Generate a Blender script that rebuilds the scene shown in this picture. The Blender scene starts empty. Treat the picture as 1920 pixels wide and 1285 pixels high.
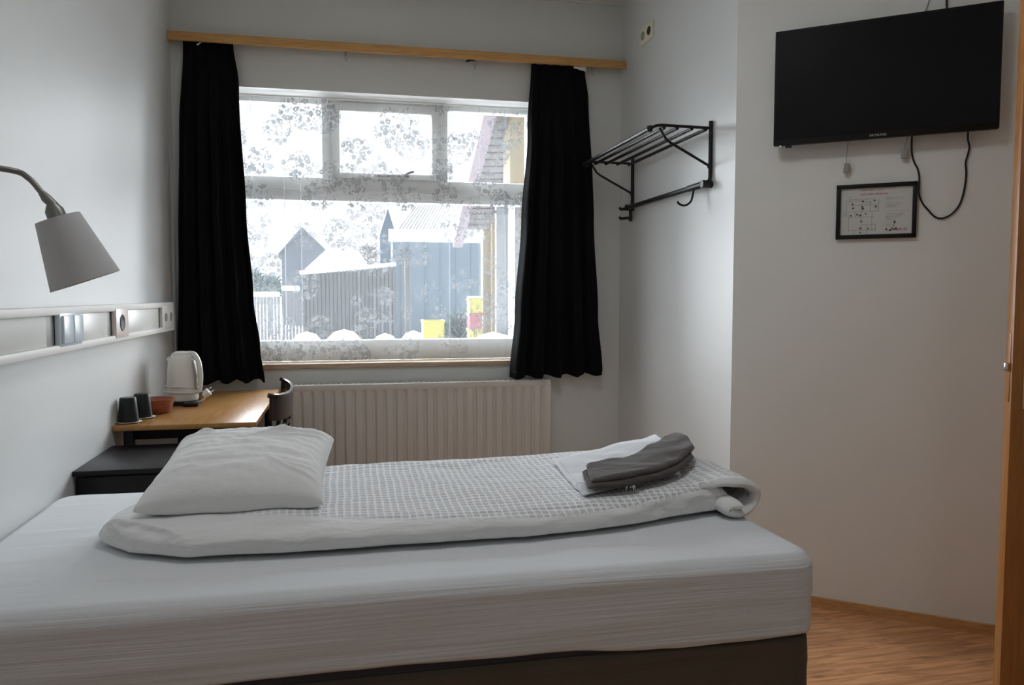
import bpy, bmesh, math, random
from mathutils import Vector, Matrix, noise
random.seed(7)
C = bpy.context.scene.collection
sc = bpy.context.scene
PI = math.pi

# ------------------------------------------------------------------ camera, world, light, exposure
CAM = Vector((0, 0, 1.268)); YAW, PITCH, FPX = math.radians(12.016), math.radians(3.495), 1461.4
cd = bpy.data.cameras.new('camera'); cam = bpy.data.objects.new('camera', cd); C.objects.link(cam)
cam.location = CAM; cam.rotation_euler = (PI/2-PITCH, math.radians(-0.05), -YAW)
cd.sensor_width = 36; cd.lens = FPX/1920*36; cd.clip_start = 0.02; cd.clip_end = 500
sc.camera = cam
sc.view_settings.view_transform = 'Standard'; sc.view_settings.look = 'None'
sc.view_settings.gamma = 1; sc.view_settings.use_curve_mapping = False
sc.view_settings.exposure = 0.0
# overcast sky, pale near the horizon ahead; bright lobes added out of view at both sides and overhead to light the room
SKY_LOW = 1.3
SKY_LOBES = (((-0.66, 0.57, 0.40), 0.78, 0.95, 29.0), ((0.68, 0.55, 0.40), 0.78, 0.95, 29.0), ((0.05, 0.62, 0.78), 0.82, 0.97, 24.0))
w = bpy.data.worlds.new('overcast_sky'); sc.world = w; w.use_nodes = True
bg = w.node_tree.nodes['Background']; wt_ = w.node_tree
_tc = wt_.nodes.new('ShaderNodeTexCoord'); _sum = None
for _d, _a, _b, _p in SKY_LOBES:
    _v = wt_.nodes.new('ShaderNodeVectorMath'); _v.operation = 'DOT_PRODUCT'; wt_.links.new(_tc.outputs['Generated'], _v.inputs[0]); _v.inputs[1].default_value = Vector(_d).normalized()
    _mr = wt_.nodes.new('ShaderNodeMapRange'); _mr.interpolation_type = 'SMOOTHSTEP'; wt_.links.new(_v.outputs['Value'], _mr.inputs[0])
    _mr.inputs[1].default_value = _a; _mr.inputs[2].default_value = _b; _mr.inputs[3].default_value = 0; _mr.inputs[4].default_value = _p
    _ad = wt_.nodes.new('ShaderNodeMath'); _ad.operation = 'ADD'; wt_.links.new(_mr.outputs[0], _ad.inputs[0])
    if _sum is None: _ad.inputs[1].default_value = SKY_LOW
    else: wt_.links.new(_sum, _ad.inputs[1])
    _sum = _ad.outputs[0]
wt_.links.new(_sum, bg.inputs[1]); bg.inputs[0].default_value = (0.93, 0.97, 1.0, 1)
def area(name, loc, rot, sx, sy, power, col, portal=False):
    l = bpy.data.lights.new(name, 'AREA'); l.shape = 'RECTANGLE'; l.size = sx; l.size_y = sy; l.energy = power; l.color = col
    o = bpy.data.objects.new(name, l); o.location = loc; o.rotation_euler = rot; C.objects.link(o)
    if portal: l.cycles.is_portal = True
    return o
# room measures
X0, YW, XR, ZC = -0.8735, 4.391, 1.585, 2.945
WX0, WX1, WZ0, WZ1 = -0.63, 1.10, 0.893, 2.372     # window opening
area('window_portal', ((WX0+WX1)/2, YW+0.33, (WZ0+WZ1)/2), (-PI/2, 0, 0), 1.8, 1.6, 1, (1,1,1), True)
area('rear_fill_light', (0.3, -0.6, ZC-0.06), (0, 0, 0), 0.35, 0.35, 5, (0.93, 0.975, 1.0))  # unseen fill light added behind the camera to lift the dim side
area('room_fill_light', (0.45, 1.75, ZC-0.06), (0, 0, 0), 0.5, 0.5, 9.5, (0.94, 0.975, 1.0))  # added overhead fill for the diagonal wall and bed, without a fixture

def at(px, py, Y):
    """point at depth Y on the bearing of a spot in the photo (used for the far outdoor things)"""
    cy, sy, cp, sp = math.cos(YAW), math.sin(YAW), math.cos(PITCH), math.sin(PITCH)
    f = Vector((sy*cp, cy*cp, -sp)); r = Vector((cy, -sy, 0)); u = r.cross(f)
    d = f + r*((px-960)/FPX) + u*((642.5-py)/FPX)
    return CAM + d*(Y/d.y)

# ------------------------------------------------------------------ materials
def nt(name):
    m = bpy.data.materials.new(name); m.use_nodes = True
    return m, m.node_tree, m.node_tree.nodes['Principled BSDF']
def lk(t, a, b): t.links.new(a, b)
def nd(t, typ, **kw):
    n = t.nodes.new(typ)
    for k, v in kw.items():
        if k.startswith('i_'):
            key = k[2:]; key = int(key) if key.isdigit() else key.replace('_', ' ')
            n.inputs[key].default_value = v
        else: setattr(n, k, v)
    return n
def mix(t, fac, a, b):
    m = nd(t, 'ShaderNodeMix', data_type='RGBA')
    for i, v in ((0, fac), (6, a), (7, b)):
        if hasattr(v, 'links'): lk(t, v, m.inputs[i])
        else: m.inputs[i].default_value = v
    return m.outputs[2]
def coords(t, kind='Object', scale=(1,1,1), rot=(0,0,0)):
    tc = nd(t, 'ShaderNodeTexCoord'); mp = nd(t, 'ShaderNodeMapping'); lk(t, tc.outputs[kind], mp.inputs[0])
    mp.inputs['Scale'].default_value = scale; mp.inputs['Rotation'].default_value = rot
    return mp.outputs[0]
def bump(t, b, h, strength, dist=0.01):
    n = nd(t, 'ShaderNodeBump', i_Strength=strength, i_Distance=dist); lk(t, h, n.inputs['Height']); lk(t, n.outputs[0], b.inputs['Normal'])
    return n
def paint(name, col, rough=0.5, var=0.04, scale=3.0, bmp=0.05, bscale=120, metallic=0, spec=0.5, coat=0):
    m, t, b = nt(name); c = coords(t)
    n = nd(t, 'ShaderNodeTexNoise', i_Scale=scale, i_Detail=4.0); lk(t, c, n.inputs[0])
    lo = tuple(v*(1-var) for v in col)+(1,); hi = tuple(min(1, v*(1+var)) for v in col)+(1,)
    lk(t, mix(t, n.outputs[0], lo, hi), b.inputs['Base Color'])
    b.inputs['Roughness'].default_value = rough; b.inputs['Metallic'].default_value = metallic
    b.inputs['Specular IOR Level'].default_value = spec; b.inputs['Coat Weight'].default_value = coat
    if bmp:
        n2 = nd(t, 'ShaderNodeTexNoise', i_Scale=bscale, i_Detail=3.0); lk(t, c, n2.inputs[0]); bump(t, b, n2.outputs[0], bmp, 0.004)
    return m
def wood(name, a, bcol, rough=0.4, scale=(1,1,1), rot=(0,0,0), freq=6, bmp=0.08):
    m, t, b = nt(name); c = coords(t, scale=scale, rot=rot)
    n1 = nd(t, 'ShaderNodeTexNoise', i_Scale=freq, i_Detail=6.0, i_Roughness=0.65, i_Distortion=0.6); lk(t, c, n1.inputs[0])
    n2 = nd(t, 'ShaderNodeTexNoise', i_Scale=freq*9, i_Detail=3.0); lk(t, c, n2.inputs[0])
    r = nd(t, 'ShaderNodeValToRGB'); r.color_ramp.elements[0].position = 0.35; r.color_ramp.elements[1].position = 0.68
    r.color_ramp.elements[0].color = a+(1,); r.color_ramp.elements[1].color = bcol+(1,)
    ad = nd(t, 'ShaderNodeMath', operation='MULTIPLY_ADD'); lk(t, n2.outputs[0], ad.inputs[0]); ad.inputs[1].default_value = 0.25; lk(t, n1.outputs[0], ad.inputs[2])
    sb = nd(t, 'ShaderNodeMath', operation='SUBTRACT'); lk(t, ad.outputs[0], sb.inputs[0]); sb.inputs[1].default_value = 0.125
    lk(t, sb.outputs[0], r.inputs[0]); lk(t, r.outputs[0], b.inputs['Base Color']); b.inputs['Roughness'].default_value = rough
    bump(t, b, n1.outputs[0], bmp, 0.003)
    return m
def cloth(name, col, rough=0.9, weave=900, bmp=0.15, wr_scale=(4,4,4), wr=0.0, wr_rot=(0,0,0), sheen=0.2, var=0.05, detail=5.0, dist=0.02):
    m, t, b = nt(name); c = coords(t)
    n = nd(t, 'ShaderNodeTexNoise', i_Scale=6.0, i_Detail=4.0); lk(t, c, n.inputs[0])
    lk(t, mix(t, n.outputs[0], tuple(v*(1-var) for v in col)+(1,), tuple(min(1, v*(1+var)) for v in col)+(1,)), b.inputs['Base Color'])
    b.inputs['Roughness'].default_value = rough; b.inputs['Sheen Weight'].default_value = sheen; b.inputs['Specular IOR Level'].default_value = 0.2
    n2 = nd(t, 'ShaderNodeTexNoise', i_Scale=weave, i_Detail=1.0); lk(t, c, n2.inputs[0])
    b1 = nd(t, 'ShaderNodeBump', i_Strength=bmp, i_Distance=0.001); lk(t, n2.outputs[0], b1.inputs['Height'])
    if wr:
        c2 = coords(t, scale=wr_scale, rot=wr_rot)
        n3 = nd(t, 'ShaderNodeTexNoise', i_Scale=1.0, i_Detail=detail, i_Roughness=0.55, i_Distortion=0.5); lk(t, c2, n3.inputs[0])
        b2 = nd(t, 'ShaderNodeBump', i_Strength=wr, i_Distance=dist); lk(t, n3.outputs[0], b2.inputs['Height']); lk(t, b1.outputs[0], b2.inputs['Normal'])
        lk(t, b2.outputs[0], b.inputs['Normal'])
    else: lk(t, b1.outputs[0], b.inputs['Normal'])
    return m

M = {}
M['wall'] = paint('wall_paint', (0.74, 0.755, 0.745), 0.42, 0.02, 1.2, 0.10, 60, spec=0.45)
M['wall_tv'] = paint('wall_paint_lifted', (0.85, 0.865, 0.835), 0.5, 0.02, 1.2, 0.10, 60, spec=0.4)  # wall paint with lighter colour to make up for weak light on these walls
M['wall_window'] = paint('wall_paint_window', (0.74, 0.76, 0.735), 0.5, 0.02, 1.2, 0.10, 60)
M['ceiling'] = paint('ceiling_paint', (0.80, 0.80, 0.78), 0.8, 0.02)
M['frame_white'] = paint('window_frame_paint', (0.80, 0.80, 0.78), 0.4, 0.02, 5, 0.05)
M['sill'] = wood('sill_wood', (0.45, 0.33, 0.22), (0.62, 0.50, 0.38), 0.45, (1, 12, 12))
M['oak'] = wood('oak_board', (0.52, 0.27, 0.075), (0.70, 0.40, 0.14), 0.5, (1, 14, 14))
M['oak_trim'] = wood('oak_trim', (0.50, 0.27, 0.10), (0.68, 0.40, 0.17), 0.45, (3, 3, 20))
M['table'] = wood('beech_table_top', (0.36, 0.165, 0.045), (0.50, 0.26, 0.08), 0.30, (14, 1.2, 14), bmp=0.03)
M['door'] = wood('orange_door_veneer', (0.30, 0.115, 0.022), (0.42, 0.175, 0.04), 0.38, (10, 10, 0.8), bmp=0.03)
M['black_wood'] = paint('black_brown_veneer', (0.012, 0.011, 0.012), 0.42, 0.2, 20, 0.05, 200, spec=0.22)
M['chair_wood'] = paint('dark_lacquered_wood', (0.014, 0.007, 0.007), 0.2, 0.25, 12, 0.0, coat=0.35, spec=0.3)
M['radiator'] = paint('cream_radiator_enamel', (0.72, 0.69, 0.64), 0.4, 0.02, 4, 0.02)
M['rail_white'] = paint('trunking_plastic', (0.80, 0.79, 0.75), 0.42, 0.02, 4, 0)
M['cover'] = paint('trunking_cover_satin', (0.74, 0.74, 0.70), 0.35, 0.03, 4, 0, spec=0.6)
M['grey_plastic'] = paint('grey_joint_plastic', (0.30, 0.30, 0.29), 0.5, 0.03, 4, 0)
M['blue_plastic'] = paint('bluish_switch_plastic', (0.66, 0.74, 0.80), 0.3, 0.02, 4, 0)
M['pink_plastic'] = paint('warm_white_socket_plastic', (0.82, 0.72, 0.68), 0.35, 0.02, 4, 0)
M['cream_plastic'] = paint('cream_socket_plastic', (0.86, 0.82, 0.62), 0.4, 0.02, 4, 0)
M['dark_hole'] = paint('dark_recess', (0.03, 0.03, 0.03), 0.6, 0.1, 4, 0)
M['black_metal'] = paint('black_enamelled_metal', (0.010, 0.010, 0.011), 0.36, 0.1, 8, 0, spec=0.35)
M['chrome'] = paint('chrome', (0.75, 0.75, 0.75), 0.18, 0.03, 8, 0, metallic=1)
M['steel_dark'] = paint('brushed_grey_steel', (0.22, 0.22, 0.205), 0.42, 0.08, 20, 0, metallic=0.7)
M['shade'] = cloth('grey_lamp_shade', (0.56, 0.575, 0.59), 0.8, 500, 0.1, sheen=0.1)
M['shade_in'] = paint('lamp_shade_lining', (0.42, 0.41, 0.38), 0.7, 0.02, 4, 0)
M['curtain'] = cloth('black_curtain_fabric', (0.0045, 0.0050, 0.0058), 0.95, 700, 0.2, sheen=0.0)
M['sheet'] = cloth('fitted_sheet_cotton', (0.715, 0.735, 0.755), 0.9, 900, 0.1, (1.0, 8.0, 44), 0.55, sheen=0.15, var=0.01, detail=3.0, dist=0.012)
M['pillow'] = cloth('pillow_cotton', (0.84, 0.845, 0.84), 0.9, 900, 0.1, (6, 16, 10), 0.5, (0, 0, 0.6), sheen=0.15, var=0.01, detail=4.0, dist=0.012)
M['towel_white'] = cloth('white_towel_cloth', (0.80, 0.82, 0.85), 0.95, 500, 0.3, (9, 9, 9), 0.3, sheen=0.3, var=0.02)
M['towel_grey'] = cloth('grey_towel_terry', (0.115, 0.105, 0.10), 1.0, 420, 0.8, (10, 22, 10), 0.5, (0,0,0.5), sheen=0.25, var=0.25)
M['towel_dark'] = cloth('dark_towel_terry', (0.075, 0.066, 0.062), 1.0, 420, 0.8, (10, 22, 10), 0.5, sheen=0.2, var=0.25)
M['bed_base'] = cloth('brown_bed_base_fabric', (0.105, 0.085, 0.062), 0.95, 500, 0.3, (0.9, 2, 26), 0.6, sheen=0.1, var=0.15, dist=0.02)
M['mattress'] = cloth('slate_mattress_ticking', (0.06, 0.062, 0.078), 0.9, 600, 0.2, sheen=0.1)
M['kettle'] = paint('white_kettle_plastic', (0.78, 0.78, 0.73), 0.22, 0.02, 6, 0)
M['black_plastic'] = paint('black_plastic', (0.010, 0.010, 0.010), 0.45, 0.1, 8, 0, spec=0.25)
M['screen'] = paint('tv_screen_off', (0.010, 0.010, 0.011), 0.40, 0.02, 4, 0, spec=0.10)
M['mug'] = paint('dark_grey_mug_glaze', (0.016, 0.018, 0.018), 0.4, 0.1, 10, 0, spec=0.25)
M['paper'] = paint('printed_paper', (0.66, 0.68, 0.66), 0.6, 0.01, 4, 0)
M['ink'] = paint('black_print', (0.10, 0.10, 0.10), 0.7, 0.02, 4, 0)
M['ink_grey'] = paint('grey_print', (0.33, 0.33, 0.33), 0.7, 0.02, 4, 0)
M['ink_red'] = paint('faded_red_print', (0.50, 0.20, 0.22), 0.7, 0.02, 4, 0)
M['terracotta'] = wood('terracotta_bowl', (0.26, 0.065, 0.03), (0.42, 0.13, 0.06), 0.4, (1,1,12))
M['cord_white'] = paint('white_cord', (0.75, 0.75, 0.72), 0.4, 0.02, 4, 0)
M['pull_tan'] = paint('grey_beige_plastic', (0.36, 0.36, 0.31), 0.5, 0.02, 4, 0)
M['tape'] = paint('clear_glider_plastic', (0.42, 0.42, 0.40), 0.3, 0.05, 4, 0)

def waffle():
    m, t, b = nt('white_waffle_duvet_cover')
    uv = nd(t, 'ShaderNodeUVMap'); sp = nd(t, 'ShaderNodeSeparateXYZ')
    ns = nd(t, 'ShaderNodeTexNoise', i_Scale=9.0, i_Detail=2.0); lk(t, uv.outputs[0], ns.inputs[0])
    vm = nd(t, 'ShaderNodeVectorMath', operation='MULTIPLY_ADD'); lk(t, ns.outputs[1], vm.inputs[0]); vm.inputs[1].default_value = (0.012, 0.012, 0)
    lk(t, uv.outputs[0], vm.inputs[2]); lk(t, vm.outputs[0], sp.inputs[0])
    def wave(out, pitch):
        a = nd(t, 'ShaderNodeMath', operation='MULTIPLY'); lk(t, out, a.inputs[0]); a.inputs[1].default_value = 2*PI/pitch
        s = nd(t, 'ShaderNodeMath', operation='SINE'); lk(t, a.outputs[0], s.inputs[0])
        q = nd(t, 'ShaderNodeMath', operation='MULTIPLY_ADD'); lk(t, s.outputs[0], q.inputs[0]); q.inputs[1].default_value = 0.5; q.inputs[2].default_value = 0.5
        return q.outputs[0]
    wx, wy = wave(sp.outputs[0], 0.0195), wave(sp.outputs[1], 0.0230)
    mul = nd(t, 'ShaderNodeMath', operation='MULTIPLY'); lk(t, wx, mul.inputs[0]); lk(t, wy, mul.inputs[1])
    st = nd(t, 'ShaderNodeMapRange', interpolation_type='SMOOTHSTEP'); lk(t, mul.outputs[0], st.inputs[0])
    st.inputs[1].default_value = 0.10; st.inputs[2].default_value = 0.42; st.inputs[3].default_value = 1; st.inputs[4].default_value = 0
    # the waffle band of the cover lies on the upper face (v 0.24 .. 1.0), the folded front flap is smooth
    lk(t, mix(t, st.outputs[0], (0.60, 0.61, 0.63, 1), (0.86, 0.865, 0.87, 1)), b.inputs['Base Color'])
    at_ = nd(t, 'ShaderNodeAttribute', attribute_name='plain'); 
    base = b.inputs['Base Color'].links[0].from_socket
    lk(t, mix(t, at_.outputs['Fac'], base, (0.80, 0.80, 0.795, 1)), b.inputs['Base Color'])
    inv = nd(t, 'ShaderNodeMath', operation='SUBTRACT'); inv.inputs[0].default_value = 1; lk(t, at_.outputs['Fac'], inv.inputs[1])
    hh = nd(t, 'ShaderNodeMath', operation='MULTIPLY'); lk(t, st.outputs[0], hh.inputs[0]); lk(t, inv.outputs[0], hh.inputs[1])
    b1 = nd(t, 'ShaderNodeBump', i_Strength=0.75, i_Distance=0.004); lk(t, hh.outputs[0], b1.inputs['Height'])
    c = coords(t, scale=(5, 14, 14)); n = nd(t, 'ShaderNodeTexNoise', i_Scale=1.0, i_Detail=5.0, i_Distortion=0.6); lk(t, c, n.inputs[0])
    b2 = nd(t, 'ShaderNodeBump', i_Strength=0.8, i_Distance=0.025); lk(t, n.outputs[0], b2.inputs['Height']); lk(t, b1.outputs[0], b2.inputs['Normal'])
    lk(t, b2.outputs[0], b.inputs['Normal']); b.inputs['Roughness'].default_value = 0.9; b.inputs['Sheen Weight'].default_value = 0.15
    b.inputs['Specular IOR Level'].default_value = 0.2
    return m
M['duvet'] = waffle()

def floor_mat():
    m, t, b = nt('oak_laminate_floor')
    c = coords(t, scale=(1, 1, 1), rot=(0, 0, 0.0))
    br = nd(t, 'ShaderNodeTexBrick', offset=0.37, i_Scale=1.0, i_Mortar_Size=0.0012, i_Brick_Width=1.2, i_Row_Height=0.19, i_Bias=0.0)
    br.inputs['Color1'].default_value = (0.2, 0.2, 0.2, 1); br.inputs['Color2'].default_value = (0.9, 0.9, 0.9, 1); br.inputs['Mortar'].default_value = (0.0, 0, 0, 1)
    lk(t, c, br.inputs[0])
    c2 = coords(t, scale=(1.5, 14, 1))
    n = nd(t, 'ShaderNodeTexNoise', i_Scale=3.0, i_Detail=7.0, i_Roughness=0.65, i_Distortion=0.8); lk(t, c2, n.inputs[0])
    r = nd(t, 'ShaderNodeValToRGB'); r.color_ramp.elements[0].position = 0.30; r.color_ramp.elements[1].position = 0.62
    r.color_ramp.elements[0].color = (0.36, 0.15, 0.06, 1); r.color_ramp.elements[1].color = (0.92, 0.47, 0.22, 1); lk(t, n.outputs[0], r.inputs[0])
    c3 = coords(t, scale=(4, 12, 1)); kn = nd(t, 'ShaderNodeTexNoise', i_Scale=1.6, i_Detail=2.0); lk(t, c3, kn.inputs[0])
    kr = nd(t, 'ShaderNodeValToRGB'); kr.color_ramp.elements[0].position = 0.66; kr.color_ramp.elements[1].position = 0.74
    kr.color_ramp.elements[0].color = (0, 0, 0, 1); kr.color_ramp.elements[1].color = (0.6, 0.6, 0.6, 1); lk(t, kn.outputs[0], kr.inputs[0])
    col = mix(t, kr.outputs[0], r.outputs[0], (0.12, 0.055, 0.028, 1))
    mm = nd(t, 'ShaderNodeMix', data_type='RGBA', blend_type='MULTIPLY'); mm.inputs[0].default_value = 0.35
    lk(t, col, mm.inputs[6]); lk(t, br.outputs[0], mm.inputs[7]); lk(t, mm.outputs[2], b.inputs['Base Color'])
    b.inputs['Roughness'].default_value = 0.36
    bump(t, b, br.outputs[1], -0.2, 0.002)
    return m
M['floor'] = floor_mat()

def glass():
    m = bpy.data.materials.new('window_glass'); m.use_nodes = True; t = m.node_tree; t.nodes.remove(t.nodes['Principled BSDF'])
    tr = nd(t, 'ShaderNodeBsdfTransparent'); tr.inputs[0].default_value = (0.95, 0.955, 0.965, 1)
    gl = nd(t, 'ShaderNodeBsdfGlossy', i_Roughness=0.02); mx = nd(t, 'ShaderNodeMixShader'); lw = nd(t, 'ShaderNodeFresnel', i_IOR=1.45)
    ml = nd(t, 'ShaderNodeMath', operation='MULTIPLY'); lk(t, lw.outputs[0], ml.inputs[0]); ml.inputs[1].default_value = 0.8
    lk(t, ml.outputs[0], mx.inputs[0]); lk(t, tr.outputs[0], mx.inputs[1]); lk(t, gl.outputs[0], mx.inputs[2])
    lk(t, mx.outputs[0], t.nodes['Material Output'].inputs[0]); return m
M['glass'] = glass()

def lace():
    m = bpy.data.materials.new('white_floral_lace'); m.use_nodes = True; t = m.node_tree; t.nodes.remove(t.nodes['Principled BSDF'])
    uv = nd(t, 'ShaderNodeUVMap')
    ns = nd(t, 'ShaderNodeTexNoise', i_Scale=22.0, i_Detail=2.0); lk(t, uv.outputs[0], ns.inputs[0])
    vm = nd(t, 'ShaderNodeVectorMath', operation='MULTIPLY_ADD'); lk(t, ns.outputs[1], vm.inputs[0]); vm.inputs[1].default_value = (0.014, 0.014, 0); lk(t, uv.outputs[0], vm.inputs[2])
    W = vm.outputs[0]
    # sprays: bands of low-frequency noise; flowers: rings and dots; leaves: small blobs
    v1 = nd(t, 'ShaderNodeTexVoronoi', i_Scale=6.0, i_Randomness=0.75); lk(t, W, v1.inputs['Vector'])
    sp = nd(t, 'ShaderNodeMapRange', interpolation_type='SMOOTHSTEP'); lk(t, v1.outputs['Distance'], sp.inputs[0])
    sp.inputs[1].default_value = 0.50; sp.inputs[2].default_value = 0.62; sp.inputs[3].default_value = 1; sp.inputs[4].default_value = 0
    n1 = nd(t, 'ShaderNodeTexNoise', i_Scale=9.0, i_Detail=1.5); lk(t, W, n1.inputs[0])
    nm = nd(t, 'ShaderNodeMapRange', interpolation_type='SMOOTHSTEP'); lk(t, n1.outputs[0], nm.inputs[0]); nm.inputs[1].default_value = 0.40; nm.inputs[2].default_value = 0.47
    def ring(scale, r0, r1, wd, rnd=0.9):
        v = nd(t, 'ShaderNodeTexVoronoi', i_Scale=scale, i_Randomness=rnd); lk(t, W, v.inputs['Vector'])
        s = nd(t, 'ShaderNodeMath', operation='SUBTRACT'); lk(t, v.outputs['Distance'], s.inputs[0]); s.inputs[1].default_value = (r0+r1)/2
        a = nd(t, 'ShaderNodeMath', operation='ABSOLUTE'); lk(t, s.outputs[0], a.inputs[0])
        q = nd(t, 'ShaderNodeMapRange', interpolation_type='SMOOTHSTEP'); lk(t, a.outputs[0], q.inputs[0])
        q.inputs[1].default_value = (r1-r0)/2; q.inputs[2].default_value = (r1-r0)/2+wd; q.inputs[3].default_value = 1; q.inputs[4].default_value = 0
        return q.outputs[0]
    def op(o, a, b_):
        n = nd(t, 'ShaderNodeMath', operation=o)
        for i, v in enumerate((a, b_)):
            if hasattr(v, 'links'): lk(t, v, n.inputs[i])
            else: n.inputs[i].default_value = v
        return n.outputs[0]
    flowers = ring(30.0, 0.22, 0.38, 0.08); leaves = ring(60.0, 0.0, 0.34, 0.10); dots = ring(27.0, 0.0, 0.12, 0.05)
    pat = op('MAXIMUM', op('MAXIMUM', flowers, dots), op('MULTIPLY', leaves, 0.8))
    pat = op('MULTIPLY', pat, op('MULTIPLY', op('MAXIMUM', sp.outputs[0], 0.0), op('MAXIMUM', nm.outputs[0], 0.60)))
    def sheet(diff, trans, alpha, below):
        df = nd(t, 'ShaderNodeBsdfDiffuse'); tl = nd(t, 'ShaderNodeBsdfTranslucent'); df.inputs[0].default_value = diff; tl.inputs[0].default_value = trans
        a = nd(t, 'ShaderNodeMixShader', i_0=0.5); lk(t, df.outputs[0], a.inputs[1]); lk(t, tl.outputs[0], a.inputs[2])
        b_ = nd(t, 'ShaderNodeMixShader'); lk(t, below, b_.inputs[1]); lk(t, a.outputs[0], b_.inputs[2])
        if hasattr(alpha, 'links'): lk(t, alpha, b_.inputs[0])
        else: b_.inputs[0].default_value = alpha
        return b_.outputs[0]
    tr = nd(t, 'ShaderNodeBsdfTransparent')
    sx = nd(t, 'ShaderNodeSeparateXYZ'); lk(t, uv.outputs[0], sx.inputs[0]); seam = LACE_B
    for u0, k_ in ((0.07, .22), (0.17, .34), (0.222, .22), (0.405, .10), (0.708, .20), (0.81, .16), (0.90, .14)):     # woven-in seams and pressed folds of the net
        dlt = op('ABSOLUTE', op('SUBTRACT', sx.outputs[0], u0*1.8165), 0.0)
        mr = nd(t, 'ShaderNodeMapRange', interpolation_type='SMOOTHSTEP'); lk(t, dlt, mr.inputs[0]); mr.inputs[1].default_value = 0.0015; mr.inputs[2].default_value = 0.005
        mr.inputs[3].default_value = k_; mr.inputs[4].default_value = 0.0
        seam = op('ADD', seam, mr.outputs[0])
    net = sheet((0.80, 0.81, 0.81, 1), (0.40, 0.43, 0.45, 1), seam, tr.outputs[0])      # open net ground
    out = sheet((0.78, 0.80, 0.80, 1), (0.15, 0.158, 0.168, 1), op('MULTIPLY', pat, LACE_D), net)   # dense embroidered threads
    lk(t, out, t.nodes['Material Output'].inputs[0]); return m
LACE_B, LACE_D = 0.15, 0.90
M['lace'] = lace()

# outdoor materials
M['snow'] = paint('snow', (0.82, 0.84, 0.86), 0.8, 0.03, 2, 0.4, 6)
M['fence_wood'] = wood('weathered_fence_wood', (0.036, 0.038, 0.040), (0.068, 0.070, 0.072), 0.8, (3, 3, 0.5))
M['fence_pale'] = paint('pale_fence_wood', (0.085, 0.083, 0.09), 0.8, 0.1, 3, 0)
M['blue_wall'] = paint('light_blue_cladding', (0.068, 0.094, 0.118), 0.7, 0.05, 2, 0)
M['blue_deep'] = paint('blue_cladding', (0.052, 0.08, 0.108), 0.7, 0.05, 2, 0)
M['metal_roof'] = paint('pale_metal_roof', (0.055, 0.062, 0.072), 0.5, 0.05, 2, 0)
M['yellow_wall'] = paint('yellow_render', (0.17, 0.14, 0.085), 0.8, 0.06, 3, 0)
M['orange_trim'] = paint('orange_trim', (0.13, 0.093, 0.05), 0.7, 0.05, 3, 0)
M['siding'] = paint('grey_brown_soffit_boards', (0.105, 0.092, 0.088), 0.7, 0.1, 3, 0)
M['barge'] = paint('plum_bargeboard', (0.11, 0.085, 0.095), 0.7, 0.05, 3, 0)
M['grey_house'] = paint('blue_grey_house_wall', (0.062, 0.072, 0.085), 0.8, 0.08, 2, 0)
M['fir'] = paint('dark_fir_green', (0.05, 0.08, 0.075), 0.9, 0.3, 6, 0)
M['twig'] = paint('bare_twigs', (0.10, 0.09, 0.085), 0.9, 0.2, 6, 0)
M['yellow'] = paint('yellow_crate_plastic', (0.22, 0.20, 0.02), 0.5, 0.05, 3, 0)
M['red'] = paint('red_crate_plastic', (0.15, 0.02, 0.03), 0.5, 0.05, 3, 0)
M['green'] = paint('grey_green_shrub', (0.045, 0.065, 0.06), 0.9, 0.2, 3, 0)
M['outer_white'] = paint('outside_grey_panel', (0.115, 0.12, 0.125), 0.6, 0.03, 3, 0)

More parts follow.
